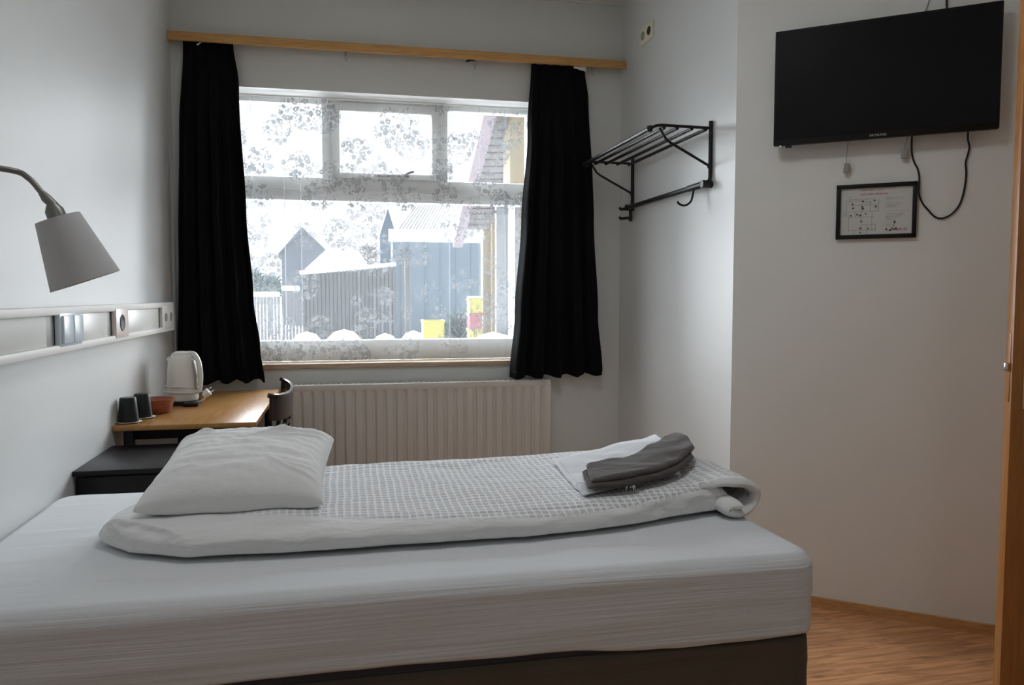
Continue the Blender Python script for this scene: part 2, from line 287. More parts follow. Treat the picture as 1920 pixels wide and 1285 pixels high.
# ------------------------------------------------------------------ mesh helpers
def tag(o, label, cat, group=None, kind=None):
    o['label'] = label; o['category'] = cat
    if group: o['group'] = group
    if kind: o['kind'] = kind
    return o
def thing(name, loc, label, cat, group=None):
    o = bpy.data.objects.new(name, None); o.empty_display_size = 0.05; C.objects.link(o); o.location = loc
    return tag(o, label, cat, group)
def root_loc(o):
    v = Vector(o.location)
    while o.parent: o = o.parent; v += Vector(o.location)
    return v
class MB:
    def __init__(s): s.bm = bmesh.new(); s.uv = None
    def box(s, x0, x1, y0, y1, z0, z1, bev=0.0, seg=2, mtx=None):
        r = bmesh.ops.create_cube(s.bm, size=1)['verts']
        for v in r: v.co = Vector(((x0+x1)/2+v.co.x*(x1-x0), (y0+y1)/2+v.co.y*(y1-y0), (z0+z1)/2+v.co.z*(z1-z0)))
        if bev:
            es = list({e for v in r for e in v.link_edges})
            g = bmesh.ops.bevel(s.bm, geom=es, offset=bev, segments=seg, profile=0.5, affect='EDGES', clamp_overlap=True)
            r = list({v for f in g['faces'] for v in f.verts} | {v for v in r if v.is_valid})
        if mtx is not None:
            for v in r: v.co = mtx @ v.co
        return s
    def tube(s, pts, r, n=10, cap=True, closed=False):
        pts = [Vector(p) for p in pts]; rs = r if isinstance(r, (list, tuple)) else [r]*len(pts)
        rings = []; up = None; N = len(pts)
        for i, p in enumerate(pts):
            if closed: d = pts[(i+1) % N]-pts[i-1]
            else: d = (pts[min(i+1, N-1)]-pts[max(i-1, 0)])
            d.normalize()
            if up is None:
                up = Vector((0,0,1)) if abs(d.z) < 0.9 else Vector((1,0,0))
            a = d.cross(up).normalized(); up = a.cross(d).normalized()
            rings.append([s.bm.verts.new(p+(a*math.cos(2*PI*k/n)+up*math.sin(2*PI*k/n))*rs[i]) for k in range(n)])
        for i in range(N if closed else N-1):
            A, B = rings[i], rings[(i+1) % N]
            for k in range(n): s.bm.faces.new((A[k], A[(k+1) % n], B[(k+1) % n], B[k]))
        if cap and not closed: s.bm.faces.new(rings[0][::-1]); s.bm.faces.new(rings[-1])
        return s
    def lathe(s, prof, c=(0,0,0), n=32, mtx=None, sx=1, sy=1):
        rings = []
        for (r, z) in prof:
            if r < 1e-5: rings.append([s.bm.verts.new((0, 0, z))])
            else: rings.append([s.bm.verts.new((r*sx*math.cos(2*PI*k/n), r*sy*math.sin(2*PI*k/n), z)) for k in range(n)])
        vs = [v for r in rings for v in r]
        for v in vs:
            v.co = (mtx @ v.co) if mtx is not None else v.co+Vector(c)
        for A, B in zip(rings, rings[1:]):
            for k in range(n):
                k2 = (k+1) % n
                if len(A) == 1 and len(B) == 1: continue
                if len(A) == 1: s.bm.faces.new((A[0], B[k2], B[k]))
                elif len(B) == 1: s.bm.faces.new((A[k], A[k2], B[0]))
                else: s.bm.faces.new((A[k], A[k2], B[k2], B[k]))
        return s
    def prism(s, poly, vec):
        """closed polygon (3d points) pushed along vec"""
        vec = Vector(vec); a = [s.bm.verts.new(p) for p in poly]; b = [s.bm.verts.new(Vector(p)+vec) for p in poly]; n = len(a)
        s.bm.faces.new(a); s.bm.faces.new(b[::-1])
        for i in range(n): s.bm.faces.new((a[i], b[i], b[(i+1) % n], a[(i+1) % n]))
        return s
    def grid(s, fn, nu, nv, uvfn=None, closev=False):
        g = [[s.bm.verts.new(fn(i/nu, j/nv)) for j in range(nv if closev else nv+1)] for i in range(nu+1)]
        if uvfn and s.uv is None: s.uv = s.bm.loops.layers.uv.new('UVMap')
        for i in range(nu):
            for j in range(nv):
                j2 = (j+1) % nv if closev else j+1
                f = s.bm.faces.new((g[i][j], g[i+1][j], g[i+1][j2], g[i][j2]))
                if uvfn:
                    for l, (a, b) in zip(f.loops, ((i, j), (i+1, j), (i+1, j+1), (i, j+1))): l[s.uv].uv = uvfn(a/nu, b/nv)
        return g
    def build(s, name, mat, parent=None, smooth=False, solid=0.0, origin=None, angle=35):
        bm = s.bm; bmesh.ops.recalc_face_normals(bm, faces=bm.faces)
        if parent is not None: org = root_loc(parent)
        elif origin is not None: org = Vector(origin)
        else:
            xs = [v.co for v in bm.verts]
            org = Vector(((min(v.x for v in xs)+max(v.x for v in xs))/2, (min(v.y for v in xs)+max(v.y for v in xs))/2, min(v.z for v in xs)))
        for v in bm.verts: v.co -= org
        me = bpy.data.meshes.new(name); bm.to_mesh(me); bm.free()
        me.materials.append(mat); o = bpy.data.objects.new(name, me); C.objects.link(o)
        if parent is not None: o.parent = parent
        else: o.location = org
        if smooth:
            me.polygons.foreach_set('use_smooth', [True]*len(me.polygons))
            me.set_sharp_from_angle(angle=math.radians(angle))
        if solid:
            md = o.modifiers.new('thickness', 'SOLIDIFY'); md.thickness = solid; md.offset = 0
        return o
def struct(o): o['kind'] = 'structure'; return o
def bez(pts, n=8):
    """smooth Catmull-Rom path through points"""
    P = [Vector(p) for p in pts]; P = [2*P[0]-P[1]]+P+[2*P[-1]-P[-2]]; out = []
    for i in range(1, len(P)-2):
        for k in range(n):
            t = k/n; a, b, c, d = P[i-1], P[i], P[i+1], P[i+2]
            out.append(0.5*((2*b)+(c-a)*t+(2*a-5*b+4*c-d)*t*t+(3*b-a-3*c+d)*t**3))
    out.append(P[-2]); return out
def interp(x, tab):
    if x <= tab[0][0]: return tab[0][1]
    for (a, b), (c, d) in zip(tab, tab[1:]):
        if x <= c:
            t = (x-a)/(c-a); t = t*t*(3-2*t); return b+(d-b)*t
    return tab[-1][1]
def sm(a, b, x):
    t = max(0, min(1, (x-a)/(b-a))); return t*t*(3-2*t)

# ------------------------------------------------------------------ room shell
D = Vector((0.788, -0.616, 0)).normalized(); CN = Vector((XR, 3.005, 0)); NT = Vector((D.y, -D.x, 0))  # NT points into the room
if NT.x > 0: NT = -NT
def T(u, z, off=0.0): return CN + D*u + NT*off + Vector((0, 0, z))
END = CN + D*2.1
YB = -1.2; XF = END.x
th = 0.12
struct(MB().box(X0-0.3, XF+0.4, YB-0.3, YW+0.32, -0.12, 0).build('floor', M['floor'], origin=(0,0,0)))
struct(MB().box(X0-0.3, XF+0.4, YB-0.3, YW+0.32, ZC, ZC+0.12).build('ceiling', M['ceiling']))
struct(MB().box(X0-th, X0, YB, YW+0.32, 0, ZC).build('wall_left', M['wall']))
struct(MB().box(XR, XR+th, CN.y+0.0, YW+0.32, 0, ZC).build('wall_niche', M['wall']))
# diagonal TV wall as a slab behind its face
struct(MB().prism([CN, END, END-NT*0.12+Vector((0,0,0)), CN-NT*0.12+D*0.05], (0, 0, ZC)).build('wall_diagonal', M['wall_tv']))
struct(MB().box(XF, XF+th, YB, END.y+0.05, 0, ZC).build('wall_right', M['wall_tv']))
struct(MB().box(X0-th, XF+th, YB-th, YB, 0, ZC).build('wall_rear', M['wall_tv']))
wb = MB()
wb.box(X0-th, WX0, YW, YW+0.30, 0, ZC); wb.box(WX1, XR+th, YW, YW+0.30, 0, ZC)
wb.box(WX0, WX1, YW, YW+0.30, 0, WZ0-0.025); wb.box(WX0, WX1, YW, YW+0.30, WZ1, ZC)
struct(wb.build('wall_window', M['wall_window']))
# ceiling-wall cove above the window seen as a faint line
struct(MB().box(X0, XR, YW-0.012, YW, ZC-0.012, ZC).build('trim_1', M['wall_window']))
# baseboards
def along(u0, u1, z0, z1, t, name, mat):
    return MB().prism([T(u0, z0, 0), T(u1, z0, 0), T(u1, z0, t), T(u0, z0, t)], (0, 0, z1-z0)).build(name, mat)
struct(along(0.0, 2.1, 0, 0.040, 0.014, 'baseboard_diagonal', M['oak_trim']))
struct(MB().box(XR-0.014, XR, CN.y, YW, 0, 0.04).build('baseboard_niche', M['oak_trim']))
struct(MB().box(X0, X0+0.014, YB, YW, 0, 0.04).build('baseboard_left', M['oak_trim']))
struct(MB().box(X0, XR, YW-0.014, YW, 0, 0.04).build('baseboard_window', M['oak_trim']))

# ------------------------------------------------------------------ window
FY0, FY1 = YW+0.15, YW+0.22
win = thing('window_1', ((WX0+WX1)/2, FY0, WZ0), 'wide white window with a small opening casement above a large fixed pane', 'window'); win['kind'] = 'structure'
fr = MB()
def fbox(x0, x1, z0, z1, y0=FY0, y1=FY1, b=0.006): fr.box(x0, x1, y0, y1, z0, z1, b)
fbox(WX0, WX0+0.055, WZ0, WZ1); fbox(WX1-0.045, WX1, WZ0, WZ1)
fbox(WX0+0.05, WX1-0.04, WZ1-0.045, WZ1); fbox(WX0+0.05, WX1-0.04, WZ0, 1.010)
fbox(WX0+0.05, WX1-0.04, 1.795, 1.925, b=0.008)
fr.box(WX0+0.05, WX1-0.04, FY0-0.012, FY0+0.01, 1.845, 1.858, 0.003)
fbox(-0.122, -0.060, 1.92, WZ1-0.04); fbox(0.530, 0.588, 1.92, WZ1-0.04)
fr.build('window_frame', M['frame_white'], win, True)
cs = MB()
for x0, x1, z0, z1 in ((-0.066, -0.022, 1.922, 2.345), (0.492, 0.534, 1.922, 2.345), (-0.03, 0.50, 1.922, 1.956), (-0.03, 0.50, 2.295, 2.345)):
    cs.box(x0, x1, FY0-0.016, FY1-0.01, z0, z1, 0.005)
casement = cs.build('casement', M['frame_white'], win, True)
hd = MB(); hd.box(0.18, 0.36, FY0-0.036, FY0-0.016, 1.936, 1.948, 0.003); hd.tube([(0.33, FY0-0.04, 1.942), (0.36, FY0-0.055, 1.958), (0.385, FY0-0.058, 1.965)], 0.007, 8)
hd.build('casement_stay', M['steel_dark'], casement, True)
for i, (x0, x1, z0, z1) in enumerate(((WX0+0.05, -0.12, 1.92, WZ1-0.04), (-0.03, 0.50, 1.95, 2.30), (0.585, WX1-0.04, 1.92, WZ1-0.04), (WX0+0.05, WX1-0.04, 1.005, 1.80))):
    MB().box(x0, x1, FY0+0.034, FY0+0.040, z0, z1).build('glass_pane', M['glass'], casement if i == 1 else win)
MB().box(WX0-0.03, WX1+0.03, YW-0.022, FY0+0.005, WZ0-0.028, WZ0, 0.006).build('window_sill', M['sill'], win, True)
rv = MB(); rv.box(WX0, WX0+0.008, YW+0.001, FY0, WZ0, WZ1); rv.box(WX1-0.008, WX1, YW+0.001, FY0, WZ0, WZ1); rv.box(WX0, WX1, YW+0.001, FY0, WZ1-0.008, WZ1)
rv.build('reveal_lining', M['frame_white'], win)
# sheer lace curtain on a thin rod inside the reveal
LY = YW+0.085
def lace_pt(u, v):
    x = WX0+0.02+(WX1-WX0-0.04)*u; z = 2.340+(WZ0+0.006-2.340)*v
    g = 0.008*math.sin(u*PI*58)*max(0, 1-v*4)                       # gathers under the rod
    a = 0.010*math.sin(u*19+0.6*v)+0.006*math.sin(u*43+1.3)
    for uc, amp, wd in ((0.10, .020, .006), (0.155, .024, .005), (0.205, .020, .006), (0.40, .006, .02), (0.625, .016, .006), (0.72, .012, .006), (0.80, .012, .005), (0.905, .015, .006)):
        a += amp*math.exp(-((u-uc-0.006*v)/wd)**2)
    return Vector((x, LY+g+a*0.9, z))
lc = MB(); lc.grid(lace_pt, 420, 14, lambda u, v: (u*(WX1-WX0)*1.05, v*1.45))
lace_root = thing('lace_curtain', ((WX0+WX1)/2, LY, WZ0), 'sheer white lace curtain with floral sprays hanging in front of the window panes', 'curtain')
lc.build('sheer_fabric', M['lace'], lace_root, True)
MB().tube([(WX0+0.002, LY, 2.346), (WX1-0.002, LY, 2.346)], 0.005, 10).build('curtain_wire', M['frame_white'], lace_root, True)

# ------------------------------------------------------------------ pelmet and its track
PY = YW-0.085
pel = thing('curtain_pelmet', ((X0+XR)/2, PY, 2.56), 'long narrow oak board fixed above the window from wall to wall', 'curtain pelmet')
MB().box(X0+0.004, XR-0.004, PY, PY+0.018, 2.559, 2.604, 0.002).build('fascia_board', M['oak'], pel, True)
MB().box(X0+0.004, XR-0.004, PY+0.018, YW, 2.588, 2.600, 0.001).build('top_board', M['oak'], pel, True)
MB().box(X0+0.02, XR-0.02, PY+0.035, PY+0.055, 2.570, 2.588, 0.002).build('curtain_track', M['frame_white'], pel, True)
def clip(x, name='curtain_glider'):
    m = MB(); m.box(x-0.006, x+0.006, PY+0.038, PY+0.052, 2.548, 2.572, 0.002)
    ring = [(x+0.007*math.cos(a), PY+0.045, 2.539+0.010*math.sin(a)) for a in [2*PI*k/14 for k in range(14)]]
    m.tube(ring, 0.0022, 6, closed=True)
    m.tube([(x, PY+0.045, 2.530), (x+0.005, PY+0.045, 2.522), (x-0.003, PY+0.045, 2.518)], 0.002, 6)
    return m
GL = ('grey plastic curtain glider under the oak pelmet above the casement window', 'grey plastic curtain glider under the pelmet left of the right black curtain', 'grey plastic curtain glider at the outer edge of the right black curtain')
for x, l in zip((0.014, 0.712, 1.396), GL):
    o = clip(x).build('curtain_glider', M['tape'], None, True, origin=(x, PY+0.045, 2.572)); tag(o, l, 'curtain glider', 'empty gliders on the curtain track')
o = MB().tube([(0.665, PY+0.03, 2.552), (0.690, PY+0.032, 2.562), (0.712, PY+0.036, 2.566)], 0.006, 8).build('draw_cord_end', M['black_plastic'], None, True)
tag(o, 'small dark cord end poking out under the pelmet beside the middle glider', 'cord end')

# ------------------------------------------------------------------ black curtains
def curtain(name, L, R, ztop, zbot, nf, seed, label, hem):
    root = thing(name, ((L[0][1]+R[0][1])/2, PY+0.045, zbot), label, 'curtain', 'black curtains beside the window')
    rnd = random.Random(seed); ph = [rnd.uniform(0, 6) for _ in range(4)]
    def fn(u, v):
        l, r = interp(v, L), interp(v, R); x = l+(r-l)*u
        amp = 0.009+0.023*sm(0.02, .5, v)
        y = PY+0.038+amp*math.sin(2*PI*nf*u+ph[0]+0.5*math.sin(v*3+ph[1]))+0.5*amp*math.sin(2*PI*nf*2.3*u+ph[2]+v)
        y -= 0.054*sm(0.03, .35, v)
        z = ztop+(zbot-ztop)*v
        z += (0.008*math.sin(2*PI*nf*u+ph[0])+hem*(u-0.5))*sm(.7, 1, v)
        return Vector((x, min(y, YW-0.030), z))
    m = MB(); m.grid(fn, 120, 60); m.build('curtain_panel', M['curtain'], root, True, solid=0.003, angle=80)
    # pleat heading tape
    m = MB(); m.grid(lambda u, v: fn(u, v*0.022)+Vector((0, -0.003, 0.002)), 120, 3); m.build('heading_tape', M['curtain'], root, True, solid=0.002, angle=80)
    m = MB(); m.grid(lambda u, v: fn(u, 0.975+v*0.026)+Vector((0, -0.003, -0.001)), 120, 3); m.build('hem', M['curtain'], root, True, solid=0.002, angle=80)
    return root, fn
cl, fL = curtain('blackout_curtain', [(0, -0.803), (.25, -0.825), (.6, -0.842), (1, -0.862)], [(0, -0.556), (.12, -0.530), (.5, -0.498), (.75, -0.470), (.9, -0.440), (1, -0.420)],
        2.566, 0.812, 4.5, 3, 'black curtain drawn to the left side of the window', 0.012)
cr, fR = curtain('blackout_curtain', [(0, 1.034), (.2, 1.010), (.5, 0.974), (.8, 0.938), (1, 0.908)], [(0, 1.350), (.10, 1.372), (.5, 1.402), (.8, 1.432), (1, 1.462)],
        2.560, 0.808, 4.8, 9, 'black curtain drawn to the right side of the window, by the rack wall', 0.012)
MB().tube([(-0.726, PY-0.004, 2.538), (-0.710, PY-0.006, 2.549), (-0.694, PY+0.02, 2.562)], [0.006, 0.004, 0.003], 8).build('curtain_hook', M['chrome'], cl, True)
m = MB(); m.grid(lambda u, v: Vector((1.275+0.075*u, PY+0.016-0.004*math.sin(u*9), 2.560-0.030*v*(1-0.55*math.sin(PI*(1-u)*.5)))), 10, 6)
m.build('tape_flap', M['rail_white'], cr, True, solid=0.002)['label'] = 'white loose end of heading tape'

# ------------------------------------------------------------------ radiator
RX0, RX1, RZ0, RZ1, RY = -0.345, 1.140, 0.17, 0.783, YW-0.105
rad = thing('radiator', ((RX0+RX1)/2, RY, RZ0), 'cream ribbed panel radiator on the wall below the window', 'radiator')
pitch = 0.0555
def radfn(u, v):
    x = RX0+0.025+(RX1-RX0-0.05)*u; z = RZ0+0.03+(RZ1-RZ0-0.062)*v
    ph = ((x-RX0-0.02)/pitch) % 1.0
    groove = math.exp(-((ph-0.5)/0.17)**4)
    e = sm(0, 0.045, v)*sm(0, 0.045, 1-v)
    return Vector((x, RY+0.014*groove*e, z))
m = MB(); m.grid(radfn, 520, 40)
m.build('front_panel', M['radiator'], rad, True, angle=60)
m = MB()
m.box(RX0, RX0+0.027, RY-0.001, RY+0.02, RZ0, RZ1, 0.004); m.box(RX1-0.027, RX1, RY-0.001, RY+0.02, RZ0, RZ1, 0.004)
m.box(RX0+0.02, RX1-0.02, RY-0.001, RY+0.02, RZ1-0.034, RZ1, 0.004); m.box(RX0+0.02, RX1-0.02, RY-0.001, RY+0.02, RZ0, RZ0+0.032, 0.004)
m.build('panel_rim', M['radiator'], rad, True)
m = MB(); m.box(RX0+0.005, RX1-0.005, RY+0.016, RY+0.024, RZ0+0.01, RZ1-0.004); m.box(RX0+0.005, RX1-0.005, RY+0.078, RY+0.084, RZ0+0.01, RZ1-0.004)
m.build('rear_panel', M['radiator'], rad)
m = MB()
m.box(RX0+0.004, RX1-0.004, RY+0.020, RY+0.026, RZ1-0.01, RZ1+0.002); m.box(RX0+0.004, RX1-0.004, RY+0.078, RY+0.084, RZ1-0.01, RZ1+0.002)
k = RX0+0.01
while k < RX1-0.02: m.box(k, k+0.012, RY+0.022, RY+0.080, RZ1-0.004, RZ1); k += 0.03
m.build('top_grille', M['radiator'], rad)
for s in (RX0, RX1-0.004): MB().box(s, s+0.004, RY+0.018, RY+0.083, RZ0+0.02, RZ1, 0.001).build('side_cover', M['radiator'], rad)
for s in (RX0+0.2, RX1-0.2): MB().box(s-0.02, s+0.02, RY+0.0845, YW-0.001, 0.3, 0.7).build('wall_bracket', M['radiator'], rad)
MB().tube([(RX1-0.04, RY+0.05, RZ0+0.02), (RX1-0.04, RY+0.05, 0)], 0.008, 10).build('pipe', M['radiator'], rad, True)

# ------------------------------------------------------------------ wooden table, black cabinet
tb = thing('writing_table', (-0.61, 3.7, 0), 'wooden table with oak-coloured top against the left wall, below the trunking', 'table')
m = MB(); m.box(X0+0.001, -0.350, 3.178, 4.262, 0.749, 0.769, 0.003); m.build('tabletop', M['table'], tb, True)
m = MB(); m.box(X0+0.03, -0.40, 3.27, 3.29, 0.70, 0.749); m.box(X0+0.03, -0.40, 4.17, 4.19, 0.70, 0.749); m.box(-0.42, -0.40, 3.27, 4.19, 0.70, 0.749)
m.build('under_frame', M['black_wood'], tb)
for x, y in ((X0+0.03, 3.215), (X0+0.03, 4.19), (-0.42, 3.30), (-0.42, 4.19)):
    MB().box(x, x+0.035, y, y+0.035, 0, 0.7495, 0.003).build('leg', M['black_wood'], tb, True)
m = MB(); m.tube([(-0.62, 3.60, 0.749), (-0.62, 3.60, 0.0)], 0.014, 12); m.build('support_post', M['chrome'], tb, True)
cb = thing('cabinet', (-0.55, 2.93, 0), 'low black-brown cabinet with flat top between the bed and the wooden table', 'cabinet')
CX1 = -0.16
MB().box(X0+0.001, CX1, 2.730, 3.176, 0.678, 0.696, 0.002).build('cabinet_top', M['black_wood'], cb, True)
m = MB(); m.box(X0+0.012, X0+0.030, 2.745, 3.17, 0.0, 0.678); m.box(CX1-0.03, CX1-0.012, 2.745, 3.17, 0.0, 0.678); m.box(X0+0.03, CX1-0.03, 3.15, 3.168, 0.0, 0.678); m.box(X0+0.03, CX1-0.03, 2.765, 3.15, 0.05, 0.068)
m.build('body', M['black_wood'], cb)
xm = (X0+CX1)/2
for x0, x1, hx in ((X0+0.013, xm-0.002, xm-0.04), (xm+0.002, CX1-0.013, xm+0.04)):
    dd = MB().box(x0, x1, 2.744, 2.764, 0.055, 0.672, 0.002).build('door', M['black_wood'], cb, True)
    MB().tube([(hx, 2.744, 0.50), (hx, 2.728, 0.50)], 0.008, 10).build('knob', M['black_metal'], dd, True)

# ------------------------------------------------------------------ chair behind the table edge
CHX = -0.045
ch = thing('bentwood_chair', (-0.10, 3.74, 0), 'dark lacquered bentwood chair pushed to the right edge of the table', 'chair')
def band(cx, cy, rx, ry, a0, a1, z0, z1, t, lean=0.0, n=40):
    m = MB(); P = [((0, z0), (0, z1), (t, z1), (t, z0))]
    def fn(u, v):
        a = a0+(a1-a0)*u; k = int(round(v*4)) % 4; off, z = P[0][k]
        dip = -0.020*math.cos(a)                      # top rail dips at its ends
        zz = z+dip
        r = 1.0
        x = cx+(rx+off)*math.cos(a)+lean*(z-z0); y = cy+(ry+off)*math.sin(a)
        return Vector((x, y, zz))
    m.grid(fn, n, 4, closev=True)
    bm = m.bm; bm.verts.ensure_lookup_table()
    bm.faces.new([bm.verts[i] for i in range(4)]); bm.faces.new([bm.verts[len(bm.verts)-4+i] for i in range(4)][::-1])
    bmesh.ops.bevel(bm, geom=[e for e in bm.edges], offset=0.0025, segments=2, affect='EDGES', clamp_overlap=True) if False else None
    return m
band(CHX-0.292, 3.76, 0.068, 0.31, -1.45, 1.45, 0.735, 0.842, 0.018, 0.04).build('backrest', M['chair_wood'], ch, True)
m = MB(); pts = []
for k in range(30):
    a = -1.5+3.0*k/29; pts.append((CHX-0.292+0.080*math.cos(a)+0.004, 3.76+0.325*math.sin(a), 0.842-0.020*math.cos(a)))
m.tube(pts, 0.011, 10); m.build('top_rail', M['chair_wood'], ch, True)
m = MB(); pts = []
for k in range(24):
    a = -1.35+2.7*k/23; pts.append((CHX-0.31+0.085*math.cos(a), 3.76+0.30*math.sin(a), 0.685))
m.tube(pts, 0.011, 10); m.build('lower_rail', M['chair_wood'], ch, True)
m = MB()
for a in (-0.9, -0.45, 0, 0.45, 0.9):
    m.tube([(CHX-0.31+0.075*math.cos(a)-0.02, 3.76+0.22*math.sin(a), 0.46), (CHX-0.292+0.077*math.cos(a), 3.76+0.31*math.sin(a), 0.75)], 0.009, 8)
m.build('back_spindle', M['chair_wood'], ch, True)
m = MB(); m.lathe([(0, 0.43), (0.20, 0.43), (0.215, 0.44), (0.215, 0.458), (0.20, 0.468), (0.12, 0.458), (0, 0.452)], (CHX-0.42, 3.76, 0), 40, sy=1.05); m.build('seat', M['chair_wood'], ch, True)
for sx, sy in ((-1, -1), (-1, 1), (1, -1), (1, 1)):
    MB().tube([(CHX-0.42+sx*0.13, 3.76+sy*0.14, 0.435), (CHX-0.42+sx*0.16, 3.76+sy*0.18, 0.0)], [0.016, 0.012], 10).build('leg', M['chair_wood'], ch, True)

# ------------------------------------------------------------------ things on the table
TZ = 0.7695
kt = thing('electric_kettle', (-0.735, 3.78, TZ), 'white electric kettle with its cord wound round it on the wooden table', 'kettle')
KC = Vector((-0.735, 3.78, TZ))
m = MB(); prof = [(0, 0.018), (0.076, 0.018), (0.080, 0.026), (0.079, 0.06), (0.076, 0.10), (0.074, 0.145), (0.072, 0.175), (0.066, 0.205), (0.052, 0.226), (0.030, 0.238), (0, 0.241)]
m.lathe(prof, KC, 40, sx=0.86, sy=0.80); m.build('body', M['kettle'], kt, True, angle=60)
m = MB(); hp = bez([(0.030, 0, 0.232), (0.055, -0.010, 0.226), (0.074, -0.014, 0.19), (0.081, -0.016, 0.13), (0.076, -0.014, 0.075), (0.064, -0.010, 0.055)], 8)
m.tube([KC+p for p in hp], [0.012]*len(hp), 10); m.build('handle', M['kettle'], kt, True)
m = MB(); m.tube([KC+Vector((0.054, -0.05, 0.205)), KC+Vector((0.066, -0.047, 0.13)), KC+Vector((0.066, -0.045, 0.07))], [0.004, 0.007, 0.004], 8); m.build('water_gauge', M['grey_plastic'], kt, True)
m = MB(); m.lathe([(0, 0.226), (0.046, 0.2265), (0.047, 0.232), (0.03, 0.2405), (0, 0.243)], KC, 32, sx=0.92, sy=0.8); m.build('lid', M['kettle'], kt, True)
m = MB(); m.prism([KC+Vector(p) for p in ((-0.050, -0.018, 0.178), (-0.064, -0.008, 0.208), (-0.064, 0.008, 0.208), (-0.050, 0.018, 0.178))], (0.01, 0, 0.012)); m.build('spout', M['kettle'], kt, True)
m = MB(); cp = []
for k in range(60):
    a = -2.6+2*PI*1.35*k/59; cp.append(KC+Vector((0.079*math.cos(a), 0.069*math.sin(a), 0.088-0.035*k/59)))
cp += [KC+Vector(p) for p in ((0.085, -0.07, 0.06), (0.10, -0.085, 0.066))]
m.tube(bez(cp[::3]+[cp[-1]], 4), 0.0035, 8); m.tube(bez([KC+Vector(p) for p in ((0.06, -0.06, 0.01), (0.088, -0.082, 0.018), (0.112, -0.088, 0.035), (0.112, -0.08, 0.05))], 6), 0.0035, 8)
m.build('power_cord', M['cord_white'], kt, True)
m = MB(); pm = Matrix.Translation(KC+Vector((0.118, -0.082, 0.056))) @ Matrix.Rotation(0.9, 4, 'Y')
m.lathe([(0, -0.022), (0.011, -0.020), (0.017, -0.004), (0.018, 0.012), (0, 0.013)], mtx=pm, n=20); m.tube([pm @ Vector((0.008, 0, 0.012)), pm @ Vector((0.008, 0, 0.03))], 0.0024, 8); m.tube([pm @ Vector((-0.008, 0, 0.012)), pm @ Vector((-0.008, 0, 0.03))], 0.0024, 8)
m.build('plug', M['cord_white'], kt, True)
m = MB(); m.lathe([(0, 0), (0.084, 0), (0.086, 0.006), (0.082, 0.017), (0, 0.018)], KC, 32, sx=0.95, sy=0.85); m.box(KC.x+0.02, KC.x+0.085, KC.y-0.115, KC.y-0.03, TZ+0.0005, TZ+0.016, 0.004)
m.build('kettle_base', M['black_plastic'], kt, True)
def mug(loc, lab):
    t = thing('mug', loc, lab, 'mug', 'dark mugs upside down on the table'); L = Vector(loc)
    m = MB(); m.lathe([(0.034, 0.003), (0.037, 0.003), (0.0375, 0.006), (0.0300, 0.092), (0.0275, 0.096), (0, 0.096), (0, 0.092), (0.026, 0.091), (0.034, 0.006), (0.034, 0.003)], L, 36); m.build('body', M['mug'], t, True, angle=50)
    return t
mA = mug((-0.835, 3.262, TZ+0.003), 'dark grey mug turned upside down, nearest to the camera on the table corner')
mB = mug((-0.812, 3.378, TZ+0.003), 'dark grey mug turned upside down behind the nearest mug, beside the red bowl')
for p, l in (((-0.835, 3.262), 'white saucer under the nearest upside-down dark mug'), ((-0.812, 3.378), 'white saucer under the farther upside-down dark mug')):
    m = MB(); m.lathe([(0, 0), (0.030, 0), (0.041 if p[1] > 3.3 else 0.0412, 0.0015), (0.049 if p[1] < 3.3 else 0.050, 0.0045), (0.047, 0.0055), (0.030, 0.003), (0, 0.003)], (p[0], p[1], TZ), 36)
    o = m.build('saucer', M['rail_white'], None, True); tag(o, l, 'saucer', 'saucers under the mugs')
m = MB(); m.lathe([(0, 0), (0.050, 0), (0.056, 0.005), (0.066, 0.030), (0.074, 0.055), (0.076, 0.060), (0.0735, 0.061), (0.070, 0.056), (0.060, 0.028), (0.048, 0.008), (0, 0.006)], (-0.790, 3.510, TZ), 40)
o = m.build('bowl', M['terracotta'], None, True, angle=50); tag(o, 'round red-brown wooden bowl between the mugs and the kettle on the table', 'bowl')

# ------------------------------------------------------------------ trunking on the left wall
RL0, RL1, Rz0, Rz1 = YB+0.05, 4.082, 1.094, 1.231
tk = thing('cable_trunking', (X0, 2.5, Rz0), 'long white cable trunking with switches and sockets along the left wall', 'cable trunking')
xb = X0+0.002; xf = X0+0.048
m = MB(); m.box(xb, xf, RL0, RL1, Rz1-0.024, Rz1, 0.003); m.box(xb, xf, RL0, RL1, Rz0, Rz0+0.024, 0.003); m.box(xb, xf, RL1-0.006, RL1, Rz0, Rz1, 0.002); m.box(xb, xb+0.004, RL0, RL1, Rz0, Rz1)
m.build('channel', M['rail_white'], tk, True)
for a, b in ((RL0+0.01, 2.44), (2.72, 3.02), (3.26, 3.80)):
    MB().box(xb, X0+0.040, a, b, Rz0+0.0245, Rz1-0.0245, 0.001).build('cover_strip', M['cover'], tk, True)
for a, b in ((2.441, 2.515), (3.021, 3.085), (3.801, 3.835)):
    MB().box(xb, X0+0.034, a, b, Rz0+0.0245, Rz1-0.0245, 0.001).build('joint_piece', M['grey_plastic'], tk, True)
sw = MB().box(X0+0.034, X0+0.050, 2.520, 2.715, Rz0+0.018, Rz1-0.018, 0.003).build('light_switch', M['blue_plastic'], tk, True); sw['label'] = 'double rocker switch with bluish plate'
for a in (2.530, 2.622): MB().box(X0+0.049, X0+0.058, a, a+0.084, Rz0+0.026, Rz1-0.026, 0.004).build('rocker', M['blue_plastic'], sw, True)
sk = MB().box(X0+0.034, X0+0.052, 3.090, 3.255, Rz0+0.014, Rz1-0.014, 0.004).build('power_socket', M['pink_plastic'], tk, True); sk['label'] = 'round socket with pinkish plate'
rm = Matrix.Translation((X0+0.052, 3.165, (Rz0+Rz1)/2)) @ Matrix.Rotation(PI/2, 4, 'Y')
